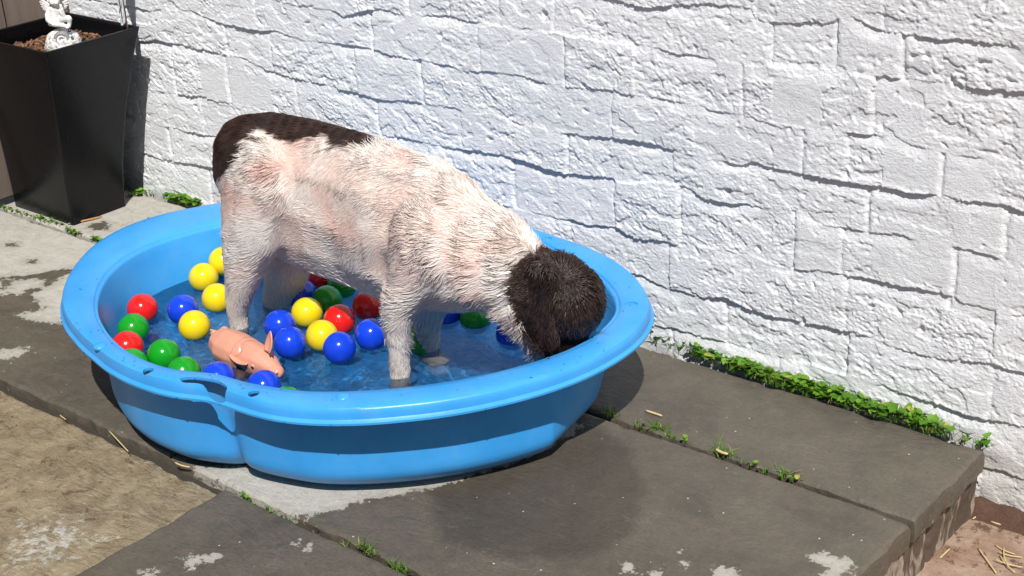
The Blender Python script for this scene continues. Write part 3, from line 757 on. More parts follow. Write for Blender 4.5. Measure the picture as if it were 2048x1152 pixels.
for it in range(60):
    for i in range(len(bpos)):
        for j in range(i):
            d = bpos[i] - bpos[j]; L = np.linalg.norm(d); m = 2 * BR + .0004 - L
            if m > 0:
                q = d / L * m * .5; q[2] = 0; bpos[i] += q; bpos[j] -= q
        d = bpos[i][:2] - PC; L = np.hypot(*d); lim = r_in(bpos[i], float(bpos[i][2])) - BR * 1.03
        if L > lim: bpos[i][:2] = PC + d / L * lim
bprot = {}
for k_, (c_, u, v, dz, lb) in enumerate(BALLS):
    if c_ not in bprot:
        b = bmesh.new(); bmesh.ops.create_uvsphere(b, u_segments=48, v_segments=32, radius=BR)
        for vv in b.verts:                  # the raised mould seam
            if abs(vv.co.z) < .0012: vv.co *= 1.004
        m_ = bpy.data.meshes.new("plastic_ball"); b.to_mesh(m_); b.free()
        m_.polygons.foreach_set("use_smooth", np.ones(len(m_.polygons), bool)); m_.materials.append(BM[c_]); bprot[c_] = m_
    o = link("plastic_ball", bprot[c_]); o.location = bpos[k_]
    o.rotation_euler = (random.uniform(0, 3), random.uniform(0, 3), random.uniform(0, 3))
    tag(o, lb, "ball", "plastic play balls in the pool")

# ================================================================ DOG
NH = gp(480, 658, WZ); NF = gp(800, 757, WZ)
AX = NF - NH; AX[2] = 0; AX /= np.linalg.norm(AX)            # body axis, tail to head
LT = np.array([-AX[1], AX[0], 0.0])                        # lateral, away from the camera
HO = .068
MID0 = NH + LT * .058
def dp(u, v, off=0.0): return pln(u, v, MID0 + LT * off, LT)
def scoord(P): return (P - MID0) @ AX
PPM = 1120.0
BAM = np.stack([AX, LT, np.array([0, 0, 1.0])], 1)           # body frame to world
def ell(c, rx, ry, rz, M=BAM): return (c, M @ np.diag([rx, ry, rz]))
def chain(rows, off=0.0):
    """rows: (u, v, rx, ry, rz[, extra offset])"""
    pts = [(dp(r[0], r[1], off + (r[5] if len(r) > 5 else 0)), r[2], r[3], r[4]) for r in rows]
    return [ell(c, float(a), float(b), float(d)) for c, a, b, d in sweep(pts)]
E = []
E += chain([(503, 312, .064, .068, .074), (520, 338, .082, .078, .098), (563, 374, .084, .074, .134, .014), (640, 399, .084, .075, .142, .020), (720, 424, .084, .077, .142, .019),
            (800, 455, .082, .081, .140, .014), (865, 473, .076, .078, .132, .008), (912, 489, .064, .070, .116), (952, 508, .058, .062, .096)])
E += chain([(950, 506, .056, .058, .096, .0), (1000, 520, .054, .056, .082, .014), (1045, 556, .050, .052, .070, .040), (1078, 575, .050, .052, .062, .058)])
# skull and muzzle, nose down in the water
E += chain([(1080, 580, .050, .054, .060), (1112, 588, .058, .058, .066), (1138, 602, .052, .055, .058)], HO)
E += chain([(1140, 612, .046, .048, .048), (1134, 655, .038, .038, .040), (1122, 695, .032, .032, .032), (1112, 728, .026, .026, .024)], HO)
E += chain([(1020, 600, .036, .040, .036, .02), (1055, 642, .032, .034, .034, .045), (1088, 685, .026, .028, .028, .06)])
# near hind leg
nh = -.052
E += chain([(520, 370, .070, .040, .085), (505, 440, .066, .040, .075), (492, 500, .049, .034, .052), (486, 545, .036, .029, .042), (478, 585, .0265, .024, .033),
            (474, 620, .0205, .020, .026), (479, 655, .0175, .018, .024), (481, 700, .0175, .018, .022), (484, 730, .021, .021, .020)], nh)
E += chain([(484, 734, .022, .022, .015), (508, 744, .026, .023, .013)], nh)
# near front leg
E += chain([(850, 490, .060, .038, .075), (825, 550, .046, .034, .052), (802, 596, .034, .030, .042), (797, 645, .024, .025, .032), (799, 695, .0175, .019, .026),
            (800, 745, .0165, .0175, .022), (801, 790, .0170, .018, .022), (803, 822, .021, .021, .020)], -.050)
E += chain([(803, 828, .023, .022, .014), (826, 838, .025, .023, .012)], -.050)
# far legs
E += chain([(565, 400, .065, .036, .08), (578, 470, .058, .034, .062), (574, 530, .048, .032, .048), (562, 570, .036, .028, .038), (552, 605, .028, .024, .028), (552, 645, .021, .021, .020), (556, 680, .020, .020, .020), (572, 692, .024, .022, .013)], .052)
E += chain([(890, 500, .055, .034, .07), (876, 560, .042, .032, .05), (862, 610, .028, .026, .035), (857, 650, .021, .021, .026), (857, 690, .020, .020, .020), (859, 728, .020, .020, .020), (878, 740, .024, .022, .013)], .052)
# docked tail stump
body = union_mesh("dog", E, .0058, smooth=9)
V, N = get_co(body), get_no(body)
# anatomy over the union: hollow flank, shoulder, loose wet skin folds
s_ = scoord(V); lat = (V - MID0) @ LT
def bell(a, c, w): return np.exp(-((a - c) / w) ** 2)
flank = dp(640, 520, -.07); d = V - flank
V -= N * (.004 * np.exp(-((d @ AX) / .035) ** 2 - (d[:, 2] / .035) ** 2))[:, None]
for (u, v, a_, wx, wz) in ((560, 470, .004, .03, .05), (760, 545, .007, .018, .04), (900, 420, .006, .03, .03), (700, 400, -.006, .05, .04), (960, 440, .006, .02, .04)):
    c = dp(u, v, -.07); d = V - c
    V -= N * (a_ * np.exp(-((d @ AX) / wx) ** 2 - (d[:, 2] / wz) ** 2) * (lat < 0.02))[:, None]
body.vertices.foreach_set("co", V.astype(np.float32).ravel()); body.update()
V, N = get_co(body), get_no(body)
# coat pattern, painted in body coordinates (position along the back, height)
from mathutils.bvhtree import BVHTree
_bv = BVHTree.FromPolygons([tuple(q) for q in V], [tuple(t) for t in tris(body).tolist()])
def SB(L, off):
    out = []
    for (u, v) in L:
        d_ = R @ ray(u, v); d_ /= np.linalg.norm(d_); h_ = _bv.ray_cast(Vector(CAM), Vector(d_))
        p_ = np.array(h_[0]) if h_[0] is not None else dp(u, v, 0.0)
        if abs((p_ - MID0) @ LT) > .12: p_ = dp(u, v, 0.0)
        out.append(((p_ - MID0) @ AX, p_[2]))
    return out
pl_low = SB([(426, 392), (432, 378), (447, 352), (470, 325), (488, 296), (500, 274), (515, 264), (540, 270), (570, 281), (610, 280), (645, 274), (665, 289), (700, 297), (733, 294)], 0)
s0_, s1_ = pl_low[0][0], pl_low[-1][0]
patch = np.array([(s0_ - .12, pl_low[0][1])] + pl_low + [(s1_ + .018, pl_low[-1][1] + .012), (s1_ + .012, pl_low[-1][1] + .04), (s1_, .6), (s0_ - .12, .6)])
hl = SB([(1048, 512), (1034, 526), (1022, 548), (1020, 590), (1034, 635), (1058, 672)], 0)
headp = np.array([(hl[0][0] + .004, .6), (hl[0][0] + .004, hl[0][1])] + hl[1:] + [(hl[-1][0] + .03, hl[-1][1] - .06), (hl[-1][0] + .03, -.1), (1.2, -.1), (1.2, .6)])
def coat(P, seed=0, jag=.004):
    s = (P - MID0) @ AX; z = P[:, 2]; la = (P - MID0) @ LT
    j = jag * perlin(P[:, 0] * 110, P[:, 1] * 110, P[:, 2] * 160, seed=71) + .6 * jag * perlin(P[:, 0] * 40, P[:, 1] * 40, P[:, 2] * 40, seed=72)
    Q = np.stack([s, z], -1)
    d1 = seg_sdf(Q, patch) + j; d2 = seg_sdf(Q, headp) + j * 1.2
    m = np.clip(.5 - np.minimum(d1, d2) / .0045, 0, 1)
    pink = np.clip(.36 + .95 * perlin(P[:, 0] * 13, P[:, 1] * 13, P[:, 2] * 16, seed=73) + .35 * perlin(P[:, 0] * 45, P[:, 1] * 45, P[:, 2] * 45, seed=74), 0, 1)
    tor = np.clip((z - .20) / .05, 0, 1)
    pink = pink * (.25 + .75 * tor)
    sore = dp(528, 345, -.08); dd = P - sore; pink = np.maximum(pink, 1.3 * np.exp(-((dd @ AX) / .022) ** 2 - (dd[:, 2] / .018) ** 2) * (la < 0))
    for (u, v, a_, w) in ((640, 370, .6, .05), (790, 470, .75, .06), (870, 450, .6, .05), (740, 540, .6, .03), (950, 530, .6, .02)):
        c = dp(u, v, -.08); dd = P - c; pink = np.maximum(pink, a_ * np.exp(-((dd @ AX) / w) ** 2 - (dd[:, 2] / (w * .8)) ** 2) * (la < 0))
    # brown ticking on the shoulder, neck and legs
    tk = perlin(P[:, 0] * 105, P[:, 1] * 105, P[:, 2] * 150, seed=75)
    zone = np.clip((s - .20) / .15, 0, 1) * np.clip((z - .16) / .06, 0, 1) + .8 * np.clip((.17 - z) / .05, 0, 1)
    tick = .8 * np.clip((tk - .58 + .05 * np.clip(zone, 0, 1)) / .05, 0, 1) * np.clip(zone, 0, 1)
    under = np.clip((.185 - z) / .03, 0, 1) * np.clip((s + .02) / .03, 0, 1)
    c = np.array([.76, .705, .655])[None] * (1 - pink[:, None]) + np.array([.71, .51, .45])[None] * pink[:, None]
    leg = np.clip((.17 - z) / .06, 0, 1)[:, None]
    c = c * (1 - .55 * leg) + np.array([.74, .68, .60])[None] * (.55 * leg)
    c = c * (1 - .7 * tick[:, None]) + np.array([.20, .12, .085])[None] * .7 * tick[:, None]
    br = np.array([.025, .0135, .0105])[None] * (1 + .6 * perlin(P[:, 0] * 60, P[:, 1] * 60, P[:, 2] * 60, seed=76))[:, None]
    return c * (1 - m[:, None]) + br * m[:, None], m, d2
skin = NT("dog_skin_under_wet_coat")
tint = skin.attr("tint", 'Color')
skin.set(Base_Color=tint, Roughness=.55, Specular_IOR_Level=.4, Normal=skin.bump(skin.noise(1, 5, .7, skin.mapping((160, 160, 420), (0, .25, .1))), .0018, 1.0))
body.materials.append(skin.m)
cc, mm, _ = coat(V); set_col(body, "tint", cc * np.array([.80, .72, .68])[None])  # skin tint darkened: painted shade in the gaps between the wet locks
dogloc = Vector((MID0[0] + AX[0] * .16, MID0[1] + AX[1] * .16, .008))
V0body = V.copy(); body_world = body.copy()
at_origin(body, dogloc)
dog = link("dog", body); dog.location = dogloc
tag(dog, "wet white and brown spaniel standing in the pool with its head down in the water", "dog")
hairm = NT("wet_dog_hair")
htint = hairm.attr("tint", 'Color')
hairm.set(Base_Color=htint, Roughness=.40, Specular_IOR_Level=.5)
# hair direction
def flow(P, N):
    s = (P - MID0) @ AX; z = P[:, 2]
    D = -AX[None] * .95 + np.array([0, 0, -.42])[None]
    neck = np.clip((s - .36) / .12, 0, 1)[:, None]
    D = D * (1 - neck) + (-AX[None] * .75 + np.array([0, 0, -.25])[None]) * neck
    leg = np.clip((.22 - z) / .06, 0, 1)[:, None]
    D = D * (1 - leg) + (np.array([0, 0, -1.0])[None] - AX[None] * .25) * leg
    rump = np.clip((.04 - s) / .06, 0, 1)[:, None]
    D = D * (1 - rump * .6) + np.array([0, 0, -1.0])[None] * rump * .6
    sw = perlin(P[:, 0] * 9, P[:, 1] * 9, P[:, 2] * 11, seed=81) * 1.0 + perlin(P[:, 0] * 26, P[:, 1] * 26, P[:, 2] * 30, seed=82) * .55
    D = D + np.cross(N, D) * sw[:, None]
    return D
keepv = lambda C: (C[:, 2] > WZ - .006)
def coat_layer(n1, seed, kind):
    P, Nn = sample_surface(body_world, n1, seed, keepv)
    c1, m1, dh = coat(P, jag=.006)
    rng = np.random.RandomState(seed); D = flow(P, Nn)
    s1 = (P - MID0) @ AX; z1 = P[:, 2]
    headm = (dh < .0) & (s1 > .4); dark = m1 > .5; sleek = dark & ~headm
    fluff = np.clip(.35 + .9 * perlin(P[:, 0] * 10, P[:, 1] * 10, P[:, 2] * 10, seed=83) + np.clip((.24 - z1) / .1, 0, .6) + .5 * np.clip((s1 - .25) / .2, 0, 1), .05, 1.5)
    fluff = fluff * np.clip((s1 + .02) / .08, .35, 1)
    ph = 16 * perlin(P[:, 0] * 17, P[:, 1] * 17, P[:, 2] * 17, seed=84) + rng.normal(0, .25, n1)
    if kind == 'ridge':                # wet locks, lying close to the skin
        Ln = (.017 + .009 * fluff) * rng.uniform(.7, 1.35, n1); Wd = (.0007 + .0004 * fluff) * rng.uniform(.6, 1.3, n1)
        Lf = (.010 + .030 * fluff) * rng.uniform(.5, 1.5, n1); Wv = .0011 + .0016 * fluff
    else:
        Ln = (.013 + .007 * fluff) * rng.uniform(.7, 1.3, n1); Wd = .00045 * rng.uniform(.7, 1.3, n1)
        Lf = (.010 + .030 * fluff) * rng.uniform(.3, 1.5, n1); Wv = .0007 + .0012 * fluff
    Ln = np.where(headm, .0155 * rng.uniform(.5, 1.4, n1), np.where(sleek, .014 * rng.uniform(.6, 1.3, n1), Ln)); Wd = np.where(sleek, .0005, np.where(headm, Wd * .95, Wd))
    Lf = np.where(headm, .055 * rng.uniform(.3, 1.6, n1), np.where(sleek, .035 * rng.uniform(.3, 1.6, n1), Lf)); Wv = np.where(sleek, .0003, np.where(headm, .0034, Wv))
    lowleg = z1 < WZ + .055 + .02 * perlin(P[:, 0] * 20, P[:, 1] * 20, P[:, 2] * 20, seed=58)
    Ln = np.where(lowleg, Ln * .62, Ln); Lf = np.where(lowleg, .010, np.where(z1 < WZ + .12, Lf * .5, Lf))
    lum = (rng.uniform(.90, 1.08, n1) * (1 + .10 * perlin(P[:, 0] * 130, P[:, 1] * 130, P[:, 2] * 200, seed=85)))[:, None]
    lum = np.where(dark[:, None], lum * rng.uniform(.6, 1.7, n1)[:, None] * 1.15, lum)
    c1 = np.clip(c1 * lum, 0, .88)
    c1t = np.clip(np.where(dark[:, None], c1 * np.array([1.6, 1.4, 1.35])[None], c1 * 1.05), 0, .9)
    return strands("fur", P, Nn, D, Ln, Wd, Lf, c1, hairm.m, wave=Wv, wfreq=6.5, phase=ph, curl=.10, seed=9, colour_tip=c1t, segs=6 if kind == 'ridge' else 4, flat=.38)
l1 = coat_layer(27000, 5, 'ridge'); l2 = coat_layer(68000, 6, 'fine')
b = bmesh.new(); b.from_mesh(l1); b.from_mesh(l2); b.to_mesh(l1); b.free(); bpy.data.meshes.remove(l2)
hm = l1; at_origin(hm, dogloc); fur = link("fur", hm, dog)
# ears: flattened hanging lobes with long wavy hair
def ear(off, rows):
    Es = []
    pts = [(dp(r[0], r[1], off), r[2], r[3], r[4]) for r in rows]
    Es = [ell(c, float(a), float(b), float(d)) for c, a, b, d in sweep(pts)]
    return union_mesh("ear", Es, .0045, smooth=6, mat=skin.m)
for side, off in (("near", HO - .054), ("far", HO + .056)):
    em = ear(off, [(1082, 545, .026, .011, .022), (1066, 585, .038, .010, .032), (1072, 628, .036, .010, .034), (1090, 666, .024, .009, .022)])
    ev = get_co(em); set_col(em, "tint", np.tile(np.array([[.024, .0125, .0095]]), (len(ev), 1)))
    ew = em.copy(); at_origin(em, dogloc); eo = link("ear", em, dog)
    ne = 4200
    P, Nn = sample_surface(ew, ne, 21)
    D = np.array([0, 0, -1.0])[None] - AX[None] * .15 + np.cross(Nn, np.array([0, 0, -1.0])[None]) * (.6 * perlin(P[:, 0] * 22, P[:, 1] * 22, P[:, 2] * 22, seed=88))[:, None]
    rng = np.random.RandomState(5)
    ce = np.array([.025, .0135, .0105])[None] * rng.uniform(.6, 1.5, ne)[:, None]
    em2 = strands("ear_hair", P, Nn, D,   .023 * rng.uniform(.5, 1.4, ne), .0012 * rng.uniform(.6, 1.3, ne), .10 * rng.uniform(.2, 1.5, ne), ce, hairm.m, wave=.0038, wfreq=8., phase=12 * perlin(P[:, 0] * 15, P[:, 1] * 15, P[:, 2] * 15, seed=89), curl=.2, seed=7, colour_tip=ce * 1.4)
    at_origin(em2, dogloc); link("ear_hair", em2, eo)
# curly topknot on the brow
kc = dp(1160, 580, HO - .03)
sel = sample_surface(body_world, 9000, 31, lambda C: (np.linalg.norm(C - kc, axis=1) < .075))
P, Nn = sel; rng = np.random.RandomState(8); k_ = len(P)
dd = P - kc; D = dd - (dd * Nn).sum(1)[:, None] * Nn + np.array([0, 0, -.030])[None] + AX[None] * .015
ce = np.array([.028, .0155, .012])[None] * rng.uniform(.6, 1.6, k_)[:, None]
tm = strands("topknot", P, Nn, D, .019 * rng.uniform(.5, 1.4, k_), .0009 * rng.uniform(.6, 1.3, k_), .26 * rng.uniform(.3, 1.5, k_), ce, hairm.m, wave=.0026, wfreq=10., phase=14 * perlin(P[:, 0] * 26, P[:, 1] * 26, P[:, 2] * 26, seed=90), curl=.5, seed=12, colour_tip=ce * 1.5)
at_origin(tm, dogloc); link("topknot", tm, dog)
# white nape tuft seen over the brown head
# drooping wet tufts under the throat and elbow
tp, td = [], []
rng = np.random.RandomState(14)
for (u, v, off, n_, ln) in ((1000, 618, -.012, 60, .018), (1036, 642, .008, 40, .018)):
    for q in range(n_):
        tp.append(np.append(dp(u + rng.uniform(-18, 18), v + rng.uniform(-12, 2), off), ln * rng.uniform(.6, 1.2)))
tp = np.array(tp); P = tp[:, :3]; k_ = len(P)
Nn = np.tile((-LT)[None], (k_, 1)); D = np.array([0, 0, -1.0])[None] + AX[None] * rng.uniform(-.1, .7, k_)[:, None]
ct = np.tile(np.array([[.76, .72, .66]]), (k_, 1)) * rng.uniform(.75, 1.1, k_)[:, None]
tf = strands("feathering", P, Nn, D, tp[:, 3], .0009 * rng.uniform(.6, 1.3, k_), .10, ct, hairm.m, wave=.0015, wfreq=6, seed=3)
at_origin(tf, dogloc)
b = bmesh.new(); b.from_mesh(fur.data); b.from_mesh(tf); b.to_mesh(fur.data); b.free(); bpy.data.meshes.remove(tf)
wp_ = np.array([dp(1200 + rng.uniform(-6, 4), 575 + rng.uniform(-14, 20), HO - .02) for _ in range(16)])
wf = strands("brow_hair", wp_, np.tile(-LT[None], (16, 1)), AX[None] * rng.uniform(.5, 1, 16)[:, None] + np.array([0, 0, -1.0])[None] * rng.uniform(.2, 1.2, 16)[:, None], .030 * rng.uniform(.4, 1.2, 16), .0006, .1, np.tile([[.03, .018, .014]], (16, 1)), hairm.m, wave=.002, wfreq=3, curl=.3, seed=4)
at_origin(wf, dogloc); b = bmesh.new(); b.from_mesh(fur.data); b.from_mesh(wf); b.to_mesh(fur.data); b.free(); bpy.data.meshes.remove(wf)
# nose
b = bmesh.new(); bmesh.ops.create_uvsphere(b, u_segments=24, v_segments=16, radius=1)
m_ = bpy.data.meshes.new("nose"); b.to_mesh(m_); b.free()
nosem = NT("dog_nose"); nosem.set(Base_Color=(.02, .012, .01), Roughness=.3, Normal=nosem.bump(nosem.noise(900, 3, .6), .0006, 1))
nc = dp(1108, 742, HO)
m_.transform(Matrix.Translation(Vector(nc) - dogloc) @ Matrix.Diagonal((.014, .017, .012, 1))); m_.materials.append(nosem.m)
m_.polygons.foreach_set("use_smooth", np.ones(len(m_.polygons), bool)); link("nose", m_, dog)

# ================================================================ TOY PIG
PZ = WZ + .014
P0 = gp(497, 712, PZ)
hd = gp(552, 742, PZ) - gp(440, 690, PZ); hd[2] = 0; hd /= np.linalg.norm(hd)
vw = (CAM - P0); vw /= np.linalg.norm(vw)
ps = np.cross([0, 0, 1], hd)
PM = np.stack([hd, ps, np.array([0, 0, 1.])], 1)
vn = np.array([0, -1.0, 0.55]); vn /= np.linalg.norm(vn)       # slanting plane through the toy's middle
pp = lambda u, v, off=0.0: pln(u, v, P0 + vn * off, vn)
def pe(rows): return [(c, PM @ np.diag([float(a), float(b), float(d)])) for c, a, b, d in sweep([(pp(r[0], r[1], r[5] if len(r) > 5 else 0), r[2], r[3], r[4]) for r in rows])]
E = pe([(446, 686, .022, .027, .026), (458, 694, .028, .033, .032), (476, 702, .029, .034, .033), (494, 710, .028, .031, .031)])
E += pe([(506, 714, .026, .029, .028), (521, 721, .024, .027, .026), (534, 729, .020, .021, .020), (546, 738, .014, .015, .014), (555, 745, .0105, .0125, .0110)])
E += pe([(494, 736, .014, .013, .013), (512, 743, .014, .013, .012)]) + pe([(503, 724, .008, .008, .007, .018), (512, 722, .007, .007, .006, .018)])
E += pe([(449, 725, .016, .014, .018, -.006), (447, 748, .010, .010, .013, -.010)]) + pe([(486, 752, .014, .012, .016, -.006), (484, 768, .010, .010, .012, -.010)])
E += pe([(450, 668, .011, .011, .015, -.02), (458, 690, .009, .009, .012, -.04)])
pig = union_mesh("toy_pig", E, .0022, smooth=4)
pv = get_co(pig)
vin = NT("pink_vinyl"); pn_ = vin.noise(60, 4, .6)
pt = vin.attr("tint", 'Color')
vin.set(Base_Color=pt, Roughness=.30, Normal=vin.bump(pn_, .0012, .7), Specular_IOR_Level=.5)
vin.p.inputs['Subsurface Weight'].default_value = .12; vin.p.inputs['Subsurface Radius'].default_value = (.01, .004, .002); vin.p.inputs['Subsurface Scale'].default_value = .5
# creases: neck folds
nk = pp(502, 708); sdn = (pv - nk) @ hd
pno = get_no(pig)
crease = .0016 * np.exp(-((sdn - .004 * np.sin(pv[:, 2] * 200)) / .0018) ** 2) + .0010 * np.exp(-((sdn + .013) / .0016) ** 2)
pv2 = pv - pno * crease[:, None]
ptint = np.tile(np.array([[.66, .30, .205]]), (len(pv), 1)) * (1 - .25 * np.clip(crease / .0016, 0, 1))[:, None]
from mathutils.bvhtree import BVHTree
def on_surface(me_world_V, T, u, v):
    bv = BVHTree.FromPolygons([tuple(q) for q in me_world_V], [tuple(t) for t in T])
    d = R @ ray(u, v); d /= np.linalg.norm(d); h = bv.ray_cast(Vector(CAM), Vector(d))
    return (np.array(h[0]), np.array(h[1])) if h[0] is not None else (None, None)
bs, _n = on_surface(pv, tris(pig), 482, 741)
if bs is None: bs, _n = on_surface(pv, tris(pig), 488, 732)
if bs is None: bs = pp(484, 736, .02)
dm = np.linalg.norm((pv - bs) * np.array([1, 1, .8]), axis=1) + .003 * perlin(pv[:, 0] * 150, pv[:, 1] * 150, pv[:, 2] * 150, seed=61)
k_ = np.clip((.0105 - dm) / .0010, 0, 1)[:, None]
ptint = ptint * (1 - k_) + np.array([[.030, .016, .014]]) * k_
pig.vertices.foreach_set("co", pv2.astype(np.float32).ravel()); set_col(pig, "tint", ptint); pig.materials.append(vin.m)
pl = Vector((P0[0], P0[1], WZ - .02)); at_origin(pig, pl); pigo = link("toy_pig", pig); pigo.location = pl
tag(pigo, "pink vinyl toy pig with pricked ears and a black patch floating among the balls", "toy pig")
pmeta = NT("pig_dark_eye"); pmeta.set(Base_Color=(.02, .012, .01), Roughness=.15)
pink2 = NT("pink_vinyl_detail"); pink2.set(Base_Color=(.68, .30, .20), Roughness=.3)
dred = NT("pig_nostril"); dred.set(Base_Color=(.22, .05, .03), Roughness=.5)
def earshape(base, tip, wid, nrm, cup=.35):
    base, tip, nrm = map(np.asarray, (base, tip, nrm)); ax = tip - base; L = np.linalg.norm(ax); ax = ax / L
    sd_ = np.cross(ax, nrm); sd_ /= np.linalg.norm(sd_); nn = np.cross(sd_, ax)
    rows = []; nu = 14; nv = 11
    for i in range(nu):
        t = i / (nu - 1); w = wid * (math.sin(math.pi * min(1, t * .72 + .28)) ** .75) * (1 if t < 1 else .05)
        w = max(w, .0004)
        for j in range(nv):
            q = -1 + 2 * j / (nv - 1)
            rows.append(base + ax * L * t + sd_ * w * q - nn * (cup * w * (1 - q * q)) + nn * .12 * L * t * t)
    me = mesh_np("ear", np.array(rows), grid_faces(nu, nv), pink2.m, True)
    return me
def solid_link(name, me, parent, loc, th, mat=None):
    at_origin(me, loc); o = link(name, me, parent); m = o.modifiers.new("s", 'SOLIDIFY'); m.thickness = th; m.offset = 0
    return o
solid_link("ear", earshape(pp(533, 704, .016), pp(545, 663, .018), .0115, (-.25, -.8, .3)), pigo, pl, .0022)
solid_link("ear", earshape(pp(497, 720, .026), pp(461, 713, .028), .0105, (0.1, -.5, .75), .5), pigo, pl, .0022)
def blob(name, c, r, mat, parent, loc, M=None, seg=16):
    b = bmesh.new(); bmesh.ops.create_uvsphere(b, u_segments=seg, v_segments=seg // 2 + 2, radius=1); m_ = bpy.data.meshes.new(name); b.to_mesh(m_); b.free()
    Mx = Matrix.Diagonal((*([r] * 3 if isinstance(r, (int, float)) else r), 1))
    if M is not None: Mx = Matrix(np.asarray(M).tolist()).to_4x4() @ Mx
    m_.transform(Matrix.Translation(Vector(c) - Vector(loc)) @ Mx); m_.materials.append(mat)
    m_.polygons.foreach_set("use_smooth", np.ones(len(m_.polygons), bool)); return link(name, m_, parent)
from mathutils.bvhtree import BVHTree
def on_surface(me_world_V, T, u, v):
    bv = BVHTree.FromPolygons([tuple(q) for q in me_world_V], [tuple(t) for t in T])
    d = R @ ray(u, v); d /= np.linalg.norm(d); h = bv.ray_cast(Vector(CAM), Vector(d))
    return (np.array(h[0]), np.array(h[1])) if h[0] is not None else (None, None)
PT = tris(pig)
def pig_spot(name, u, v, r, mat, flat=.45, sink=.3):
    c, n = on_surface(pv2, PT, u, v)
    if c is None: return
    q = Vector(n).to_track_quat('Z', 'Y').to_matrix()
    blob(name, c - n * r * flat * sink, (r, r, r * flat), mat, pigo, pl, np.array(q))
pig_spot("snout", 557, 746, .0078, pink2.m, .5, .0)
pig_spot("nostril", 554, 747, .0020, dred.m, .8, -2.5); pig_spot("nostril", 561, 749, .0018, dred.m, .8, -2.0)
pig_spot("eyelid", 505, 733, .0044, pink2.m, .5, .2); pig_spot("eye", 505.5, 734, .0026, pmeta.m, .8, -.2)
pig_spot("eyelid", 544, 714, .0038, pink2.m, .5, .2); pig_spot("eye", 545, 715, .0022, pmeta.m, .8, -.2)
# curly tail
tc = pp(431, 672, 0); tv = []
for i in range(40):
    t = i / 39; a = t * 2 * math.pi * 1.3
    tv.append(tc + PM @ np.array([-.012 * t, .0035 * math.cos(a), .004 + .0035 * math.sin(a)]))
def tube(name, pts, rads, mat, n=8):
    pts = np.asarray(pts); m = len(pts); T = np.gradient(pts, axis=0); T /= np.linalg.norm(T, axis=1)[:, None]
    up = np.array([.13, .21, .97]); V = []
    for i in range(m):
        a = np.cross(T[i], up); a /= np.linalg.norm(a); b_ = np.cross(T[i], a)
        r = rads if isinstance(rads, (int, float)) else rads[i]
        for j in range(n):
            th = 2 * math.pi * j / n; V.append(pts[i] + (a * math.cos(th) + b_ * math.sin(th)) * r)
    Fc = []
    for i in range(m - 1):
        for j in range(n): Fc.append([i * n + j, i * n + (j + 1) % n, (i + 1) * n + (j + 1) % n, (i + 1) * n + j])
    Fc.append(list(range(n))[::-1]); Fc.append([(m - 1) * n + j for j in range(n)])
    return mesh_np(name, np.array(V), Fc, mat, True)
tm_ = tube("tail", tv, list(np.linspace(.0034, .0016, 40)), pink2.m); at_origin(tm_, pl); link("tail", tm_, pigo)

# ================================================================ PLANTER
ZT = .425
Rt, Bt, Ft = gp(293, 62, ZT), gp(142, 23, ZT), gp(68, 103, ZT)
R0, F0, L0 = gp(265, 415, 0), gp(130, 450, 0), gp(35, 410, 0)
wx_t = (np.linalg.norm(Rt[:2] - Bt[:2])); 
x1t, x0t = (Rt[0] + Ft[0]) / 2, Bt[0]; y1t, y0t = (Rt[1] + Bt[1]) / 2, Ft[1]
x1b, x0b = (R0[0] + F0[0]) / 2, L0[0]; y0b = (F0[1] + L0[1]) / 2; y1b = R0[1]
y1t = min(y1t, YW - .03); y1b = min(y1b, YW - .045)
def sq(t, inset=0.0, z=None):
    k = t ** 1.55
    a = x0b + (x0t - x0b) * k + inset; b = x1b + (x1t - x1b) * k - inset
    c = y0b + (y0t - y0b) * k + inset; d = y1b + (y1t - y1b) * k - inset
    z = t * ZT if z is None else z
    rc = .006; out = []
    for (px_, py_, a0) in ((b - rc, d - rc, 0), (a + rc, d - rc, 90), (a + rc, c + rc, 180), (b - rc, c + rc, 270)):
        for q in range(5):
            an = math.radians(a0 + q * 22.5); out.append((px_ + rc * math.cos(an), py_ + rc * math.sin(an), z))
    return out
pr = []
for t in np.linspace(0, 1, 26): pr.append(sq(t))
pr.append(sq(1, -.0, ZT + .002)); pr.append(sq(1, .0035, ZT + .003)); pr.append(sq(1, .006, ZT + .001))
for t in np.linspace(.99, .80, 6): pr.append(sq(t, .006))
nn_ = len(pr[0]); V = np.array(pr).reshape(-1, 3); Fc = []
for i in range(len(pr) - 1):
    for j in range(nn_): Fc.append([i * nn_ + j, i * nn_ + (j + 1) % nn_, (i + 1) * nn_ + (j + 1) % nn_, (i + 1) * nn_ + j])
Fc.append(list(range(nn_))[::-1]); Fc.append([(len(pr) - 1) * nn_ + j for j in range(nn_)])
bk = NT("black_planter_plastic"); s1n = bk.noise(300, 3, .6); s2n = bk.noise(70, 5, .7)
bc = bk.mix(bk.ramp(s2n, [(.70, 0.0), (.735, .6)]), bk.mix(bk.noise(6, 3, .5), (.0028, .0030, .0042), (.006, .0062, .008)), (.14, .13, .12))
bk.set(Base_Color=bc, Roughness=bk.mix(s2n, (.16, .16, .16), (.34, .34, .34)), Normal=bk.bump(s1n, .0002, .6), Specular_IOR_Level=.30)
pmz = mesh_np("planter", V, Fc, bk.m, True)
try: pmz.set_sharp_from_angle(angle=math.radians(50))
except Exception: pass
plc = Vector(((x0b + x1b) / 2, (y0b + y1b) / 2, 0)); at_origin(pmz, plc); po = link("planter", pmz); po.location = plc
tag(po, "tall square black plastic planter with flared sides standing against the white wall", "planter")
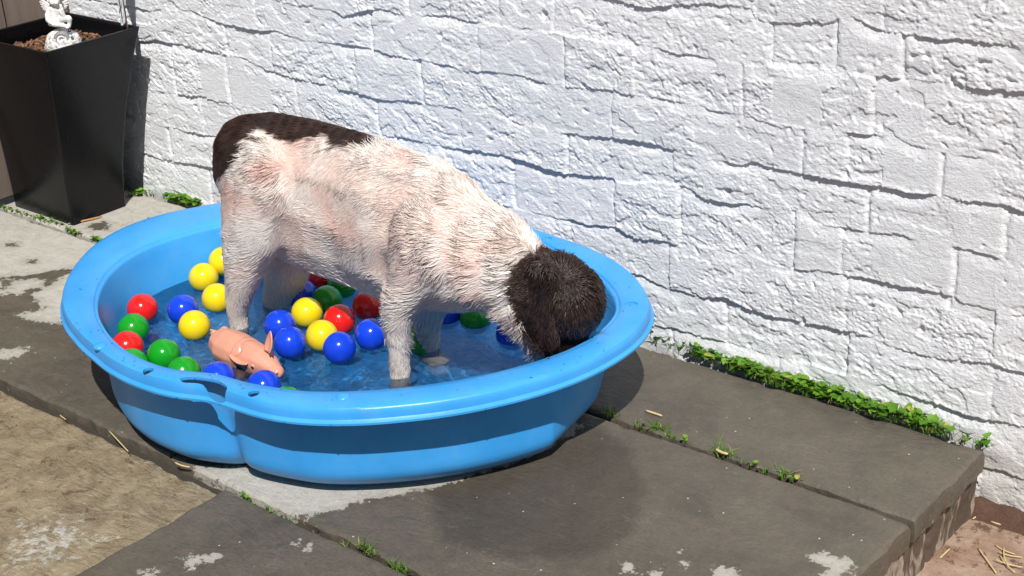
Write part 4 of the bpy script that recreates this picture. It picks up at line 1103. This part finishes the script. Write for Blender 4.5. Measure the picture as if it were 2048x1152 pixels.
# bark mulch in it: a mound of soil with individual chips modelled into one mass
ns = 60; a_ = np.linspace(0, 1, ns)
xi0, xi1, yi0, yi1 = x0t + .020, x1t - .018, y0t + .018, y1t - .014
XS, YS = np.meshgrid(xi0 + (xi1 - xi0) * a_, yi0 + (yi1 - yi0) * a_, indexing='ij')
SZ = ZT - .036 + .006 * perlin(XS * 18, YS * 18, seed=91) + .004 * perlin(XS * 60, YS * 60, seed=92)
Vb = [np.stack([XS, YS, SZ], -1).reshape(-1, 3)]; Fb = [grid_faces(ns, ns)]; nb = ns * ns
rng = np.random.RandomState(4); cols = [np.tile([[.045, .024, .014]], (nb, 1))]
cube_v, cube_f = box_np(-.5, .5, -.5, .5, -.5, .5)
for i in range(900):
    x, y = rng.uniform(xi0 + .006, xi1 - .006), rng.uniform(yi0 + .006, yi1 - .006)
    z = ZT - .034 + .006 * float(perlin(np.array([x * 18]), np.array([y * 18]), seed=91)[0]) + rng.uniform(0, .006)
    s = np.array([rng.uniform(.006, .018), rng.uniform(.003, .007), rng.uniform(.0012, .003)])
    q = np.array(Matrix.Rotation(rng.uniform(0, 6.3), 3, 'Z') @ Matrix.Rotation(rng.uniform(-.6, .6), 3, 'X') @ Matrix.Rotation(rng.uniform(-.5, .5), 3, 'Y'))
    cv = cube_v * s; cv[:, 0] *= (1 - .35 * (cube_v[:, 1] > 0)); Vb.append(cv @ q.T + [x, y, z]); Fb.append(cube_f + nb); nb += 8
    cols.append(np.tile([np.array([.15, .075, .038]) * rng.uniform(.35, 1.6)], (8, 1)))
bm_ = NT("bark_chip"); bm_.set(Base_Color=bm_.attr("tint", 'Color'), Roughness=.85)
mb = mesh_np("bark_mulch", np.concatenate(Vb), np.concatenate(Fb), bm_.m, False); set_col(mb, "tint", np.concatenate(cols))
tag(link("bark_mulch", mb), "loose brown bark chips filling the top of the black planter", "bark mulch", kind='stuff')

# ================================================================ CHERUB STATUE
S0 = gp(127, 90, ZT - .01); SN = np.array([.55, -.83, 0.0]); SN /= np.linalg.norm(SN)
SR = np.cross([0, 0, 1.0], SN)                 # to the viewer's right... sign fixed below
if np.dot(SR, R[:, 0]) < 0: SR = -SR
SM = np.stack([SR, SN, np.array([0, 0, 1.])], 1)
sp = lambda u, v, off=0.0: pln(u, v, S0 + SN * off, SN)
K = np.linalg.norm(sp(150, 60) - sp(110, 60)) / 40        # metres per pixel here
def se(rows): return [(c, SM @ np.diag([float(a), float(b), float(d)])) for c, a, b, d in sweep([(sp(r[0], r[1], r[5] if len(r) > 5 else 0), r[2] * K, r[3] * K, r[4] * K) for r in rows])]
plaster = NT("white_statue_plaster"); g1 = plaster.noise(260, 4, .7)
plaster.set(Base_Color=plaster.mix(plaster.ramp(plaster.noise(120, 4, .6), [(.35, .0), (.6, 1.0)]), (.52, .51, .48), (.78, .775, .76)), Roughness=.6, Normal=plaster.bump(g1, .0006, 1))
rock = NT("white_statue_rock"); rock.set(Base_Color=rock.mix(rock.ramp(rock.noise(190, 5, .7), [(.38, 0.0), (.5, 1.0)]), (.22, .21, .19), (.76, .75, .72)), Roughness=.75, Normal=rock.bump(rock.noise(200, 5, .7), .0022, 1))
fig = se([(111, 40, 15, 13, 12), (110, 30, 12.5, 10, 12), (109, 20, 11.5, 9, 9), (108.5, 14, 6, 6, 5)])
fig += se([(98, 19, 4.5, 4.5, 5), (94, 30, 4.3, 4.3, 5, .004), (95, 40, 4, 4, 5, .008), (101, 46, 3.5, 3.5, 3.5, .014)])
fig += se([(119, 18, 4.5, 4.5, 5), (125, 27, 4, 4, 4.5, .006), (129, 34, 3.6, 3.6, 3.6, .012)]) + se([(129, 33, 3.4, 3.4, 3.4, .013), (125, 22, 3, 3, 3.4, .015), (121, 11, 3.2, 3, 3.4, .013)])
fig += se([(104, 47, 8, 8, 6, .006), (118, 50, 6, 6, 5, .012), (131, 52, 4, 4, 4, .014), (136, 55, 3.4, 5, 3, .018)])
fig += se([(118, 43, 7, 7, 6, .006), (130, 37, 6.5, 6.5, 6.5, .010), (137, 37, 6.5, 6, 6.5, .010)]) + se([(138, 38, 6, 6, 6, .010), (139, 46, 4, 4, 4.5, .010), (138, 54, 3.2, 5, 3, .014)])
fig += se([(108.5, 2, 11, 10.5, 10.5, .002)]) + se([(108.5, 6, 8, 8, 6, .006)]) + se([(104, 7, 3, 3, 2.6, .013), (113, 7, 3, 3, 2.6, .013)]) + se([(108.5, 5, 1.6, 2, 1.8, .0155)])
for (u, v) in ((99, -3), (103, -8), (110, -9), (116, -7), (119, -2), (97, 2), (106, -5), (113, -5)): fig += se([(u, v, 3.6, 4, 3.4, .003), (u + .1, v, 3.6, 4, 3.4, .003)])
fm = union_mesh("figure", fig, .0013, smooth=2, mat=plaster.m)
sl = Vector((S0[0], S0[1], ZT - .022))
so_ = empty("cherub_statue", sl)
tag(so_, "small white cherub statue sitting chin in hand on a round stone in the black planter", "statue")
at_origin(fm, sl); fo = link("figure", fm, so_)
bse = se([(127, 84, 36, 26, 28, -.004), (127.2, 92, 38, 28, 26, -.004)])
bmsh = union_mesh("stone_base", bse, .0018, smooth=2, mat=rock.m); vb = get_co(bmsh); nbv = get_no(bmsh)
vb = vb + nbv * (.0010 * perlin(vb[:, 0] * 160, vb[:, 1] * 160, vb[:, 2] * 160, seed=95))[:, None]
bmsh.vertices.foreach_set("co", vb.astype(np.float32).ravel()); bmsh.update(); vbw = vb.copy(); TB = tris(bmsh)
at_origin(bmsh, sl); link("stone_base", bmsh, so_)
dk = NT("grey_emblem"); dk.set(Base_Color=dk.mix(dk.noise(300, 3, .6), (.10, .105, .11), (.24, .24, .24)), Roughness=.6)
ec, en = on_surface(vbw, TB, 123, 79)
ez_ = en; ex_ = np.cross([0, 0, 1.], ez_); ex_ /= np.linalg.norm(ex_)
if np.dot(ex_, R[:, 0]) < 0: ex_ = -ex_
ey_ = np.cross(ez_, ex_);  ey_ = ey_ if ey_[2] > 0 else -ey_
def ringmesh(name, r0, r1, lift, n=48, a0=0, a1=2 * math.pi, mat=dk.m):
    V = []; Fc = []
    an = np.linspace(a0, a1, n)
    for a in an:
        for (r, l) in ((r0, -.002), (r0, lift), (r1, lift), (r1, -.002)):
            V.append(ec + (ex_ * math.cos(a) + ey_ * math.sin(a)) * r + ez_ * (l - .5 * r * r / (30 * K)))
    for i in range(n - 1):
        for j in range(3): Fc.append([i * 4 + j, i * 4 + j + 1, i * 4 + j + 5, i * 4 + j + 4])
    me = mesh_np(name, np.array(V), Fc, mat, False); at_origin(me, sl); return me
link("emblem", ringmesh("emblem", 9.5 * K, 16 * K, .0012), so_)
eo_ = link("emblem_motif", ringmesh("emblem_motif", 2.2 * K, 5.2 * K, .0012, 20, .1 * math.pi, .95 * math.pi), so_)
# worn raised marks round the emblem ring, too small to read
V_, F_, n_ = [], [], 0
rng = np.random.RandomState(2)
for i in range(17):
    a = math.radians(205 - i * 14.5)
    for q in range(2):
        r = (11.3 + 2.6 * q * rng.uniform(.6, 1)) * K; cc_ = ec + (ex_ * math.cos(a + .04 * q) + ey_ * math.sin(a + .04 * q)) * r + ez_ * (.0018 - .5 * r * r / (30 * K))
        w_ = np.array([rng.uniform(.5, 1.0) * K, rng.uniform(.8, 2.0) * K, .0007]); Mx = np.stack([ex_ * math.sin(a) - ey_ * math.cos(a), ex_ * math.cos(a) + ey_ * math.sin(a), ez_], 1)
        V_.append((cube_v * w_) @ Mx.T + cc_); F_.append(cube_f + n_); n_ += 8
me = mesh_np("worn_marks", np.concatenate(V_), np.concatenate(F_), plaster.m, False); at_origin(me, sl); link("worn_marks", me, so_)
blob("bell", sp(138.5, 61, .026), 3.1 * K, pmeta.m, so_, sl)
me = tube("bell_cord", [sp(138.5, 54 + i, .026) for i in range(5)], .5 * K, pmeta.m, 6); at_origin(me, sl); link("bell_cord", me, so_)
# wings, feathered
def wing(rows, off):
    V_, F_, n_ = [], [], 0
    for (u0, v0, u1, v1, w) in rows:
        a, b = sp(u0, v0, off), sp(u1, v1, off - .004); ax = b - a; L = np.linalg.norm(ax); ax /= L
        sdv = np.cross(ax, SN); Mx = np.stack([ax * L * .5, sdv * w * K, SN * 1.6 * K], 1)
        V_.append(ICO3[0] @ Mx.T + (a + b) / 2); F_.append(ICO3[1] + n_); n_ += len(ICO3[0])
    me = mesh_np("wing", np.concatenate(V_), np.concatenate(F_), plaster.m, True); at_origin(me, sl); return link("wing", me, so_)
wing([(99, 17, 82, 13, 2.6), (99, 19, 85, 18, 2.6), (99, 20, 88, 21, 2.4), (100, 13, 78, 3, 2.6), (100, 10, 77, -3, 2.6), (98, 15, 80, 8, 2.4)], -.010)
wing([(118, 15, 136, 11, 2.6), (118, 17, 134, 15, 2.4), (118, 12, 138, 5, 2.6), (118, 10, 139, -2, 2.6)], -.010)

# ================================================================ BIRD ORNAMENT ON A CLEAR ROD
rb0 = gp(251, 62, ZT - .005)
St = wp(288, 45); tt_ = (YW - rb0[1]) / (-SUN[1]) * -1
tsh = (rb0[1] - YW) / SUN[1]
gls = NT("clear_acrylic"); gls.set(Base_Color=(.95, .97, .97), Roughness=.03, IOR=1.46); gls.p.inputs['Transmission Weight'].default_value = 1.0
bmt = NT("dark_bird_metal"); bmt.set(Base_Color=(.03, .03, .035), Roughness=.4)
top = wp(291, 100) + SUN * tsh + np.array([0, 0, .06])
bo = empty("bird_ornament", (rb0[0], rb0[1], ZT - .03)); bl_ = Vector((rb0[0], rb0[1], ZT - .03))
tag(bo, "clear plastic garden stake with a bird on top, rising from the planter's right corner", "garden ornament")
pts = [np.array([rb0[0], rb0[1], ZT - .03]) * (1 - t) + np.array([top[0] * .0 + rb0[0], rb0[1], top[2]]) * t for t in np.linspace(0, 1, 12)]
me = tube("rod", pts, .0075, gls.m, 20); at_origin(me, bl_); link("rod", me, bo)
dxy = np.array([rb0[0] - top[0], 0, 0])
bp = lambda u, v: wp(u, v) + SUN * tsh + dxy + np.array([0, 0, .055])

kk = 1 / 900
be = [ell(c, float(a), float(b_), float(d), np.eye(3)) for c, a, b_, d in sweep([(bp(288, 10), 8.5 * kk, 9 * kk, 9 * kk), (287, 0)] if False else [(bp(290, 10), 8 * kk, 9 * kk, 10 * kk), (bp(287, 30), 12 * kk, 13 * kk, 15 * kk), (bp(284, 48), 14 * kk, 14 * kk, 16 * kk), (bp(288, 70), 10 * kk, 10 * kk, 14 * kk), (bp(291, 98), 5 * kk, 5 * kk, 10 * kk)])]
be += [ell(c, float(a), float(b_), float(d), np.eye(3)) for c, a, b_, d in sweep([(bp(284, 9), 4 * kk, 4 * kk, 3 * kk), (bp(276, 12), 1.5 * kk, 1.5 * kk, 1.5 * kk)])]
bmz = union_mesh("bird", be, .0025, 3, mat=bmt.m); at_origin(bmz, bl_); link("bird", bmz, bo)

# ================================================================ WOODEN GATE at the far left
gx0 = wp(141, 10)[0] - .012
wood = NT("weathered_brown_timber"); co = wood.coords()
gr_ = wood.noise(1, 6, .65, wood.mapping((18, 22, 1.6), vec=co), .8)
wood.set(Base_Color=wood.mix(gr_, (.10, .075, .060), (.21, .165, .135)), Roughness=.8, Normal=wood.bump(gr_, .003, 1))
ge = empty("wooden_gate", (gx0, YW - .5, 0)); tag(ge, "dull brown boarded wooden gate behind the black planter at the left edge", "gate")
gl_ = Vector((gx0, YW - .5, 0))
def bevel_box(name, x0, x1, y0, y1, z0, z1, mat, parent, loc, bv=.004):
    V, Fc = box_np(x0, x1, y0, y1, z0, z1); me = mesh_np(name, V, Fc, mat, False); b = bmesh.new(); b.from_mesh(me)
    bmesh.ops.recalc_face_normals(b, faces=b.faces); bmesh.ops.bevel(b, geom=b.edges[:], offset=bv, segments=2, affect='EDGES'); b.to_mesh(me); b.free()
    at_origin(me, loc); return link(name, me, parent)
y = YW - .045
while y > YW - 1.05:
    bevel_box("board", gx0 - .022, gx0, y - .118, y, .02, 1.75, wood.m, ge, gl_, .003); y -= .122
bevel_box("rail", gx0 - .060, gx0 - .023, YW - 1.05, YW - .03, .28, .37, wood.m, ge, gl_); bevel_box("rail", gx0 - .060, gx0 - .023, YW - 1.05, YW - .03, 1.35, 1.44, wood.m, ge, gl_)
bevel_box("post", gx0 - .05, gx0 + .012, YW - .040, YW + .004 - .010, -.01, 1.8, wood.m, ge, gl_)

# ================================================================ PLANTS
leafm = NT("weed_leaf"); lt_ = leafm.attr("tint", 'Color')
leafm.set(Base_Color=lt_, Roughness=.5, Specular_IOR_Level=.3)
trn = leafm.new("ShaderNodeBsdfTranslucent"); leafm.link(lt_, trn.inputs['Color'])
mx = leafm.new("ShaderNodeMixShader"); mx.inputs[0].default_value = .3
leafm.link(leafm.p.outputs[0], mx.inputs[1]); leafm.link(trn.outputs[0], mx.inputs[2]); leafm.link(mx.outputs[0], leafm.out.inputs['Surface'])
class Veg:
    def __init__(s): s.V = []; s.F = []; s.C = []; s.n = 0
    def add(s, V, F, c):
        s.V += [tuple(q) for q in V]; s.F += [[i + s.n for i in f] for f in F]; s.C += [c] * len(V); s.n += len(V)
    def blade(s, p, h, w, dr, bend, c):
        V = []; F = []; dr = np.array([math.cos(dr), math.sin(dr), 0]); sd_ = np.array([-dr[1], dr[0], 0]); k = 5
        for i in range(k + 1):
            t = i / k; q = np.asarray(p) + dr * bend * t * t * h + np.array([0, 0, 1]) * h * (t - .35 * bend * t * t); ww = w * (1 - t) ** .7 + .00015
            V += [q - sd_ * ww, q + dr * ww * .25, q + sd_ * ww]
        for i in range(k): a = 3 * i; F += [[a, a + 1, a + 4, a + 3], [a + 1, a + 2, a + 5, a + 4]]
        s.add(V, F, c)
    def leaf(s, p, r, tilt, az, c):
        Mx = np.array(Matrix.Rotation(az, 3, 'Z') @ Matrix.Rotation(tilt, 3, 'X')); V = [np.array([0, 0, 0])]; n = 12
        for i in range(n):
            a = 2 * math.pi * i / n; q = r * (1 + .10 * math.cos(3 * a) + random.uniform(-.06, .06)); q *= .55 if i == 9 else 1
            V.append(np.array([q * math.cos(a), q * math.sin(a), .22 * r + .06 * r * math.cos(2 * a)]))
        V = [Mx @ v + p for v in V]; s.add(V, [[0, 1 + i, 1 + (i + 1) % n] for i in range(n)], c)
        s.blade(np.asarray(p) - [0, 0, max(.002, p[2] * .9)], max(.002, p[2] * .9), .0005, az, .05, (.10, .17, .03))
    def build(s, name):
        me = mesh_np(name, np.array(s.V), s.F, leafm.m, True); set_col(me, "tint", np.array(s.C)); return link(name, me)
def green(k=1.0):
    a = random.random()
    if random.random() < .05: return (.42, .40, .09)
    return tuple(k * q for q in ((.07 + .11 * a), (.20 + .15 * a), (.014 + .02 * a)))
def clump_row(vg, pts, dens, width, leafy, hgt, y_off=0.0, big=1.0):
    """pts: pixels on the ground that the row follows; dens(t) per metre"""
    Q = np.array([gp(u, v, 0) for u, v in pts]); L = np.concatenate([[0], np.cumsum(np.linalg.norm(np.diff(Q, axis=0), axis=1))])
    n = int(L[-1] * dens)
    for i in range(n):
        l = random.uniform(0, L[-1]); p = np.array([np.interp(l, L, Q[:, k]) for k in range(3)])
        d_ = .5 + 1.0 * float(perlin(np.array([l * 14.0]), np.array([3.3 + y_off * 100]), seed=66)[0])
        if random.random() > max(.05, 2.1 * d_ - .42): continue
        p[1] += random.uniform(-width, width) + y_off
        if random.random() < leafy:
            if big == 1.0: p = p + np.array([0, 0, .009 * max(0, d_ - .5)])
            r = big * random.uniform(.0034, .0088); vg.leaf(p + [0, 0, big * random.uniform(.002, .015)], r, random.uniform(-.75, .75), random.uniform(0, 6.28), green(random.uniform(.75, 1.2)))
        else:
            for q in range(random.randint(2, 4)):
                vg.blade(p + [random.uniform(-.003, .003), random.uniform(-.003, .003), -.004], hgt * random.uniform(.45, 1.25), random.uniform(.0006, .0014), random.uniform(0, 6.28), random.uniform(.1, 1.2), green(random.uniform(.6, 1.05)) if random.random() > .06 else (.40, .34, .15))
vg = Veg()
clump_row(vg, [(1380, 706), (1450, 727), (1560, 762), (1680, 800)], 1150, .013, .62, .024, .0)
clump_row(vg, [(1470, 736), (1620, 784), (1760, 826), (1860, 858)], 1250, .013, .68, .024, .0)
clump_row(vg, [(1285, 671), (1390, 703)], 420, .006, .3, .018, .0)
clump_row(vg, [(1850, 856), (1975, 892)], 420, .010, .4, .026, .0)
tag(vg.build("wall_weeds"), "bright green clover leaves and grass growing along the foot of the white wall", "weeds", kind='stuff')
vg = Veg(); clump_row(vg, [(262, 392), (290, 392), (330, 400), (398, 414)], 800, .010, .6, .024, .004)
tag(vg.build("corner_weeds"), "small clump of green weeds between the black planter and the wall", "weeds", kind='stuff')
# green moss and seedlings sitting in the slab joints
vg = Veg()
for row, de, lf in (([(0, 413), (60, 432), (130, 452)], 220, .6), ([(130, 458), (162, 470)], 500, .8), ([(182, 477), (216, 487)], 500, .8),
               ([(470, 985), (560, 1032)], 160, .55), ([(560, 1032), (690, 1092)], 30, .5), ([(1270, 848), (1380, 886)], 170, .2), ([(1470, 920), (1600, 965)], 130, .45)):
    clump_row(vg, row, de * 1.5, .0035, lf, .010, big=.55)
tag(vg.build("joint_moss"), "patchy moss and seedlings along the joints between the paving slabs", "moss", kind='stuff')
TUFTS = [((1218, 828), 26, .030, "grass tuft in the slab joint just right of the pool's shadow"),
         ((1318, 858), 60, .020, "low wide grass tuft in the joint below the loose straw piece"),
         ((1445, 908), 26, .034, "wispy grass tuft with long thin blades beside the fallen yellow leaf"),
         ((1580, 950), 44, .022, "dense grass tuft in the joint farthest to the right"),
         ((735, 1098), 46, .020, "grass tuft in the front joint at the bottom edge, left one of two"),
         ((800, 1136), 40, .020, "grass tuft in the front joint cut off by the bottom edge of the photo"),
         ((1345, 684), 16, .032, "thin upright grass tuft against the wall right beside the pool"),
         ((1800, 826), 18, .040, "tall dark stemmed weed standing up from the clover by the wall")]
for (u, v), n_, h_, lb in TUFTS:
    vg = Veg(); p = gp(u, v, 0)
    for i in range(n_):
        q = p + [random.gauss(0, .010), random.gauss(0, .0025), -.004]; vg.blade(q, h_ * .85 * random.uniform(.3, 1.15), random.uniform(.0006, .0012), random.uniform(0, 6.28), random.uniform(.1, 1.3), green(random.uniform(.55, 1.0)) if random.random() > .1 else (.38, .33, .14))
    o = vg.build("grass_tuft"); o.data.transform(Matrix.Translation(-Vector(p))); o.location = p
    tag(o, lb, "grass tuft", "grass tufts growing from the paving")

# ================================================================ STRAW AND LITTER
straw = NT("dry_straw"); straw.set(Base_Color=straw.mix(straw.noise(200, 3, .6), (.42, .30, .13), (.68, .55, .30)), Roughness=.6)
def straw_piece(a, b, z, r, lb, name="straw", mat=straw.m, bow=.0):
    A, B = gp(*a, z), gp(*b, z); pts = []
    n = np.cross(B - A, [0, 0, 1.]); n /= np.linalg.norm(n) + 1e-9
    for t in np.linspace(0, 1, 8): pts.append(A * (1 - t) + B * t + n * bow * math.sin(math.pi * t) + np.array([0, 0, r + .0008 + .0012 * t]))
    me = tube(name, pts, [r * q for q in (.7, 1, 1, 1.05, 1, .95, .9, .6)], mat, 8); c = (A + B) / 2; at_origin(me, Vector(c)); o = link(name, me); o.location = c
    tag(o, lb, "straw", "bits of straw lying on the paving"); return o
brown = NT("orange_twig"); brown.set(Base_Color=(.42, .20, .07), Roughness=.6)
straw_piece((1292, 824), (1324, 836), 0, .0020, "short flat straw piece lying on the slab right of the pool")
straw_piece((217, 862), (257, 906), 0, .0011, "long straw leaning across the slab edge at lower left of the pool")
straw_piece((350, 927), (380, 938), 0, .0014, "straw bit at the slab edge close under the pool's left front", bow=.002)
straw_piece((120, 832), (132, 842), -.01, .0010, "short straw stuck in the edge of the tan slab at far left")
straw_piece((136, 450), (204, 436), 0, .0022, "orange brown twig lying along the base of the black planter", name="twig", mat=brown.m, bow=.003)
straw_piece((1432, 902), (1456, 913), .002, .0024, "dried yellow leaf sheath lying in the middle joint", bow=.002)
straw_piece((1945, 1040), (1978, 1021), ZL, .0013, "straw against the foot of the step near the wall")
straw_piece((1970, 1040), (2046, 1060), ZL, .0014, "long pale straw lying beside the wall on the reddish ground", bow=.006)
straw_piece((1956, 1098), (1992, 1150), ZL, .0014, "dark straw pointing down at the bottom right corner")
for i, (a, b, w_) in enumerate((((1990, 1092), (2030, 1112), "upper"), ((1996, 1106), (2044, 1118), "middle"), ((2000, 1112), (2030, 1148), "steep"), ((1988, 1120), (2046, 1138), "lower"), ((2008, 1096), (2016, 1136), "upright"))):
    straw_piece(a, b, ZL + .001 * i, .0011, "%s straw in the loose heap of straw at the far right bottom" % w_, bow=.003)
straw_piece((1880, 1118), (1900, 1100), ZL, .0012, "tiny straw at the wet foot of the step, bottom right")
# brown earth banked against the wall foot at the lower right
nx, ny = 110, 16
xx = np.linspace(wp(1975, 1000)[0] - .02, .6, nx); yy = np.linspace(YW + .01, YW - .036, ny)
XX, YY = np.meshgrid(xx, yy, indexing='ij'); prf = np.sin(np.clip((YY - (YW - .036)) / .03, 0, 1) * math.pi / 2)
ZZ = ZL - .003 + .024 * prf * (1 + .6 * perlin(XX * 22, YY * 30, seed=97)) + .004 * perlin(XX * 90, YY * 90, seed=98)
em_ = NT("brown_earth"); em_.set(Base_Color=em_.mix(em_.noise(140, 5, .7), (.045, .022, .014), (.16, .085, .055)), Roughness=.95, Normal=em_.bump(em_.noise(260, 5, .7), .004, 1))
tag(link("earth_bank", mesh_np("earth_bank", np.stack([XX, YY, ZZ], -1).reshape(-1, 3), grid_faces(nx, ny)[:, ::-1], em_.m, True)), "crumbly brown earth banked along the wall foot beyond the step", "earth", kind='stuff')
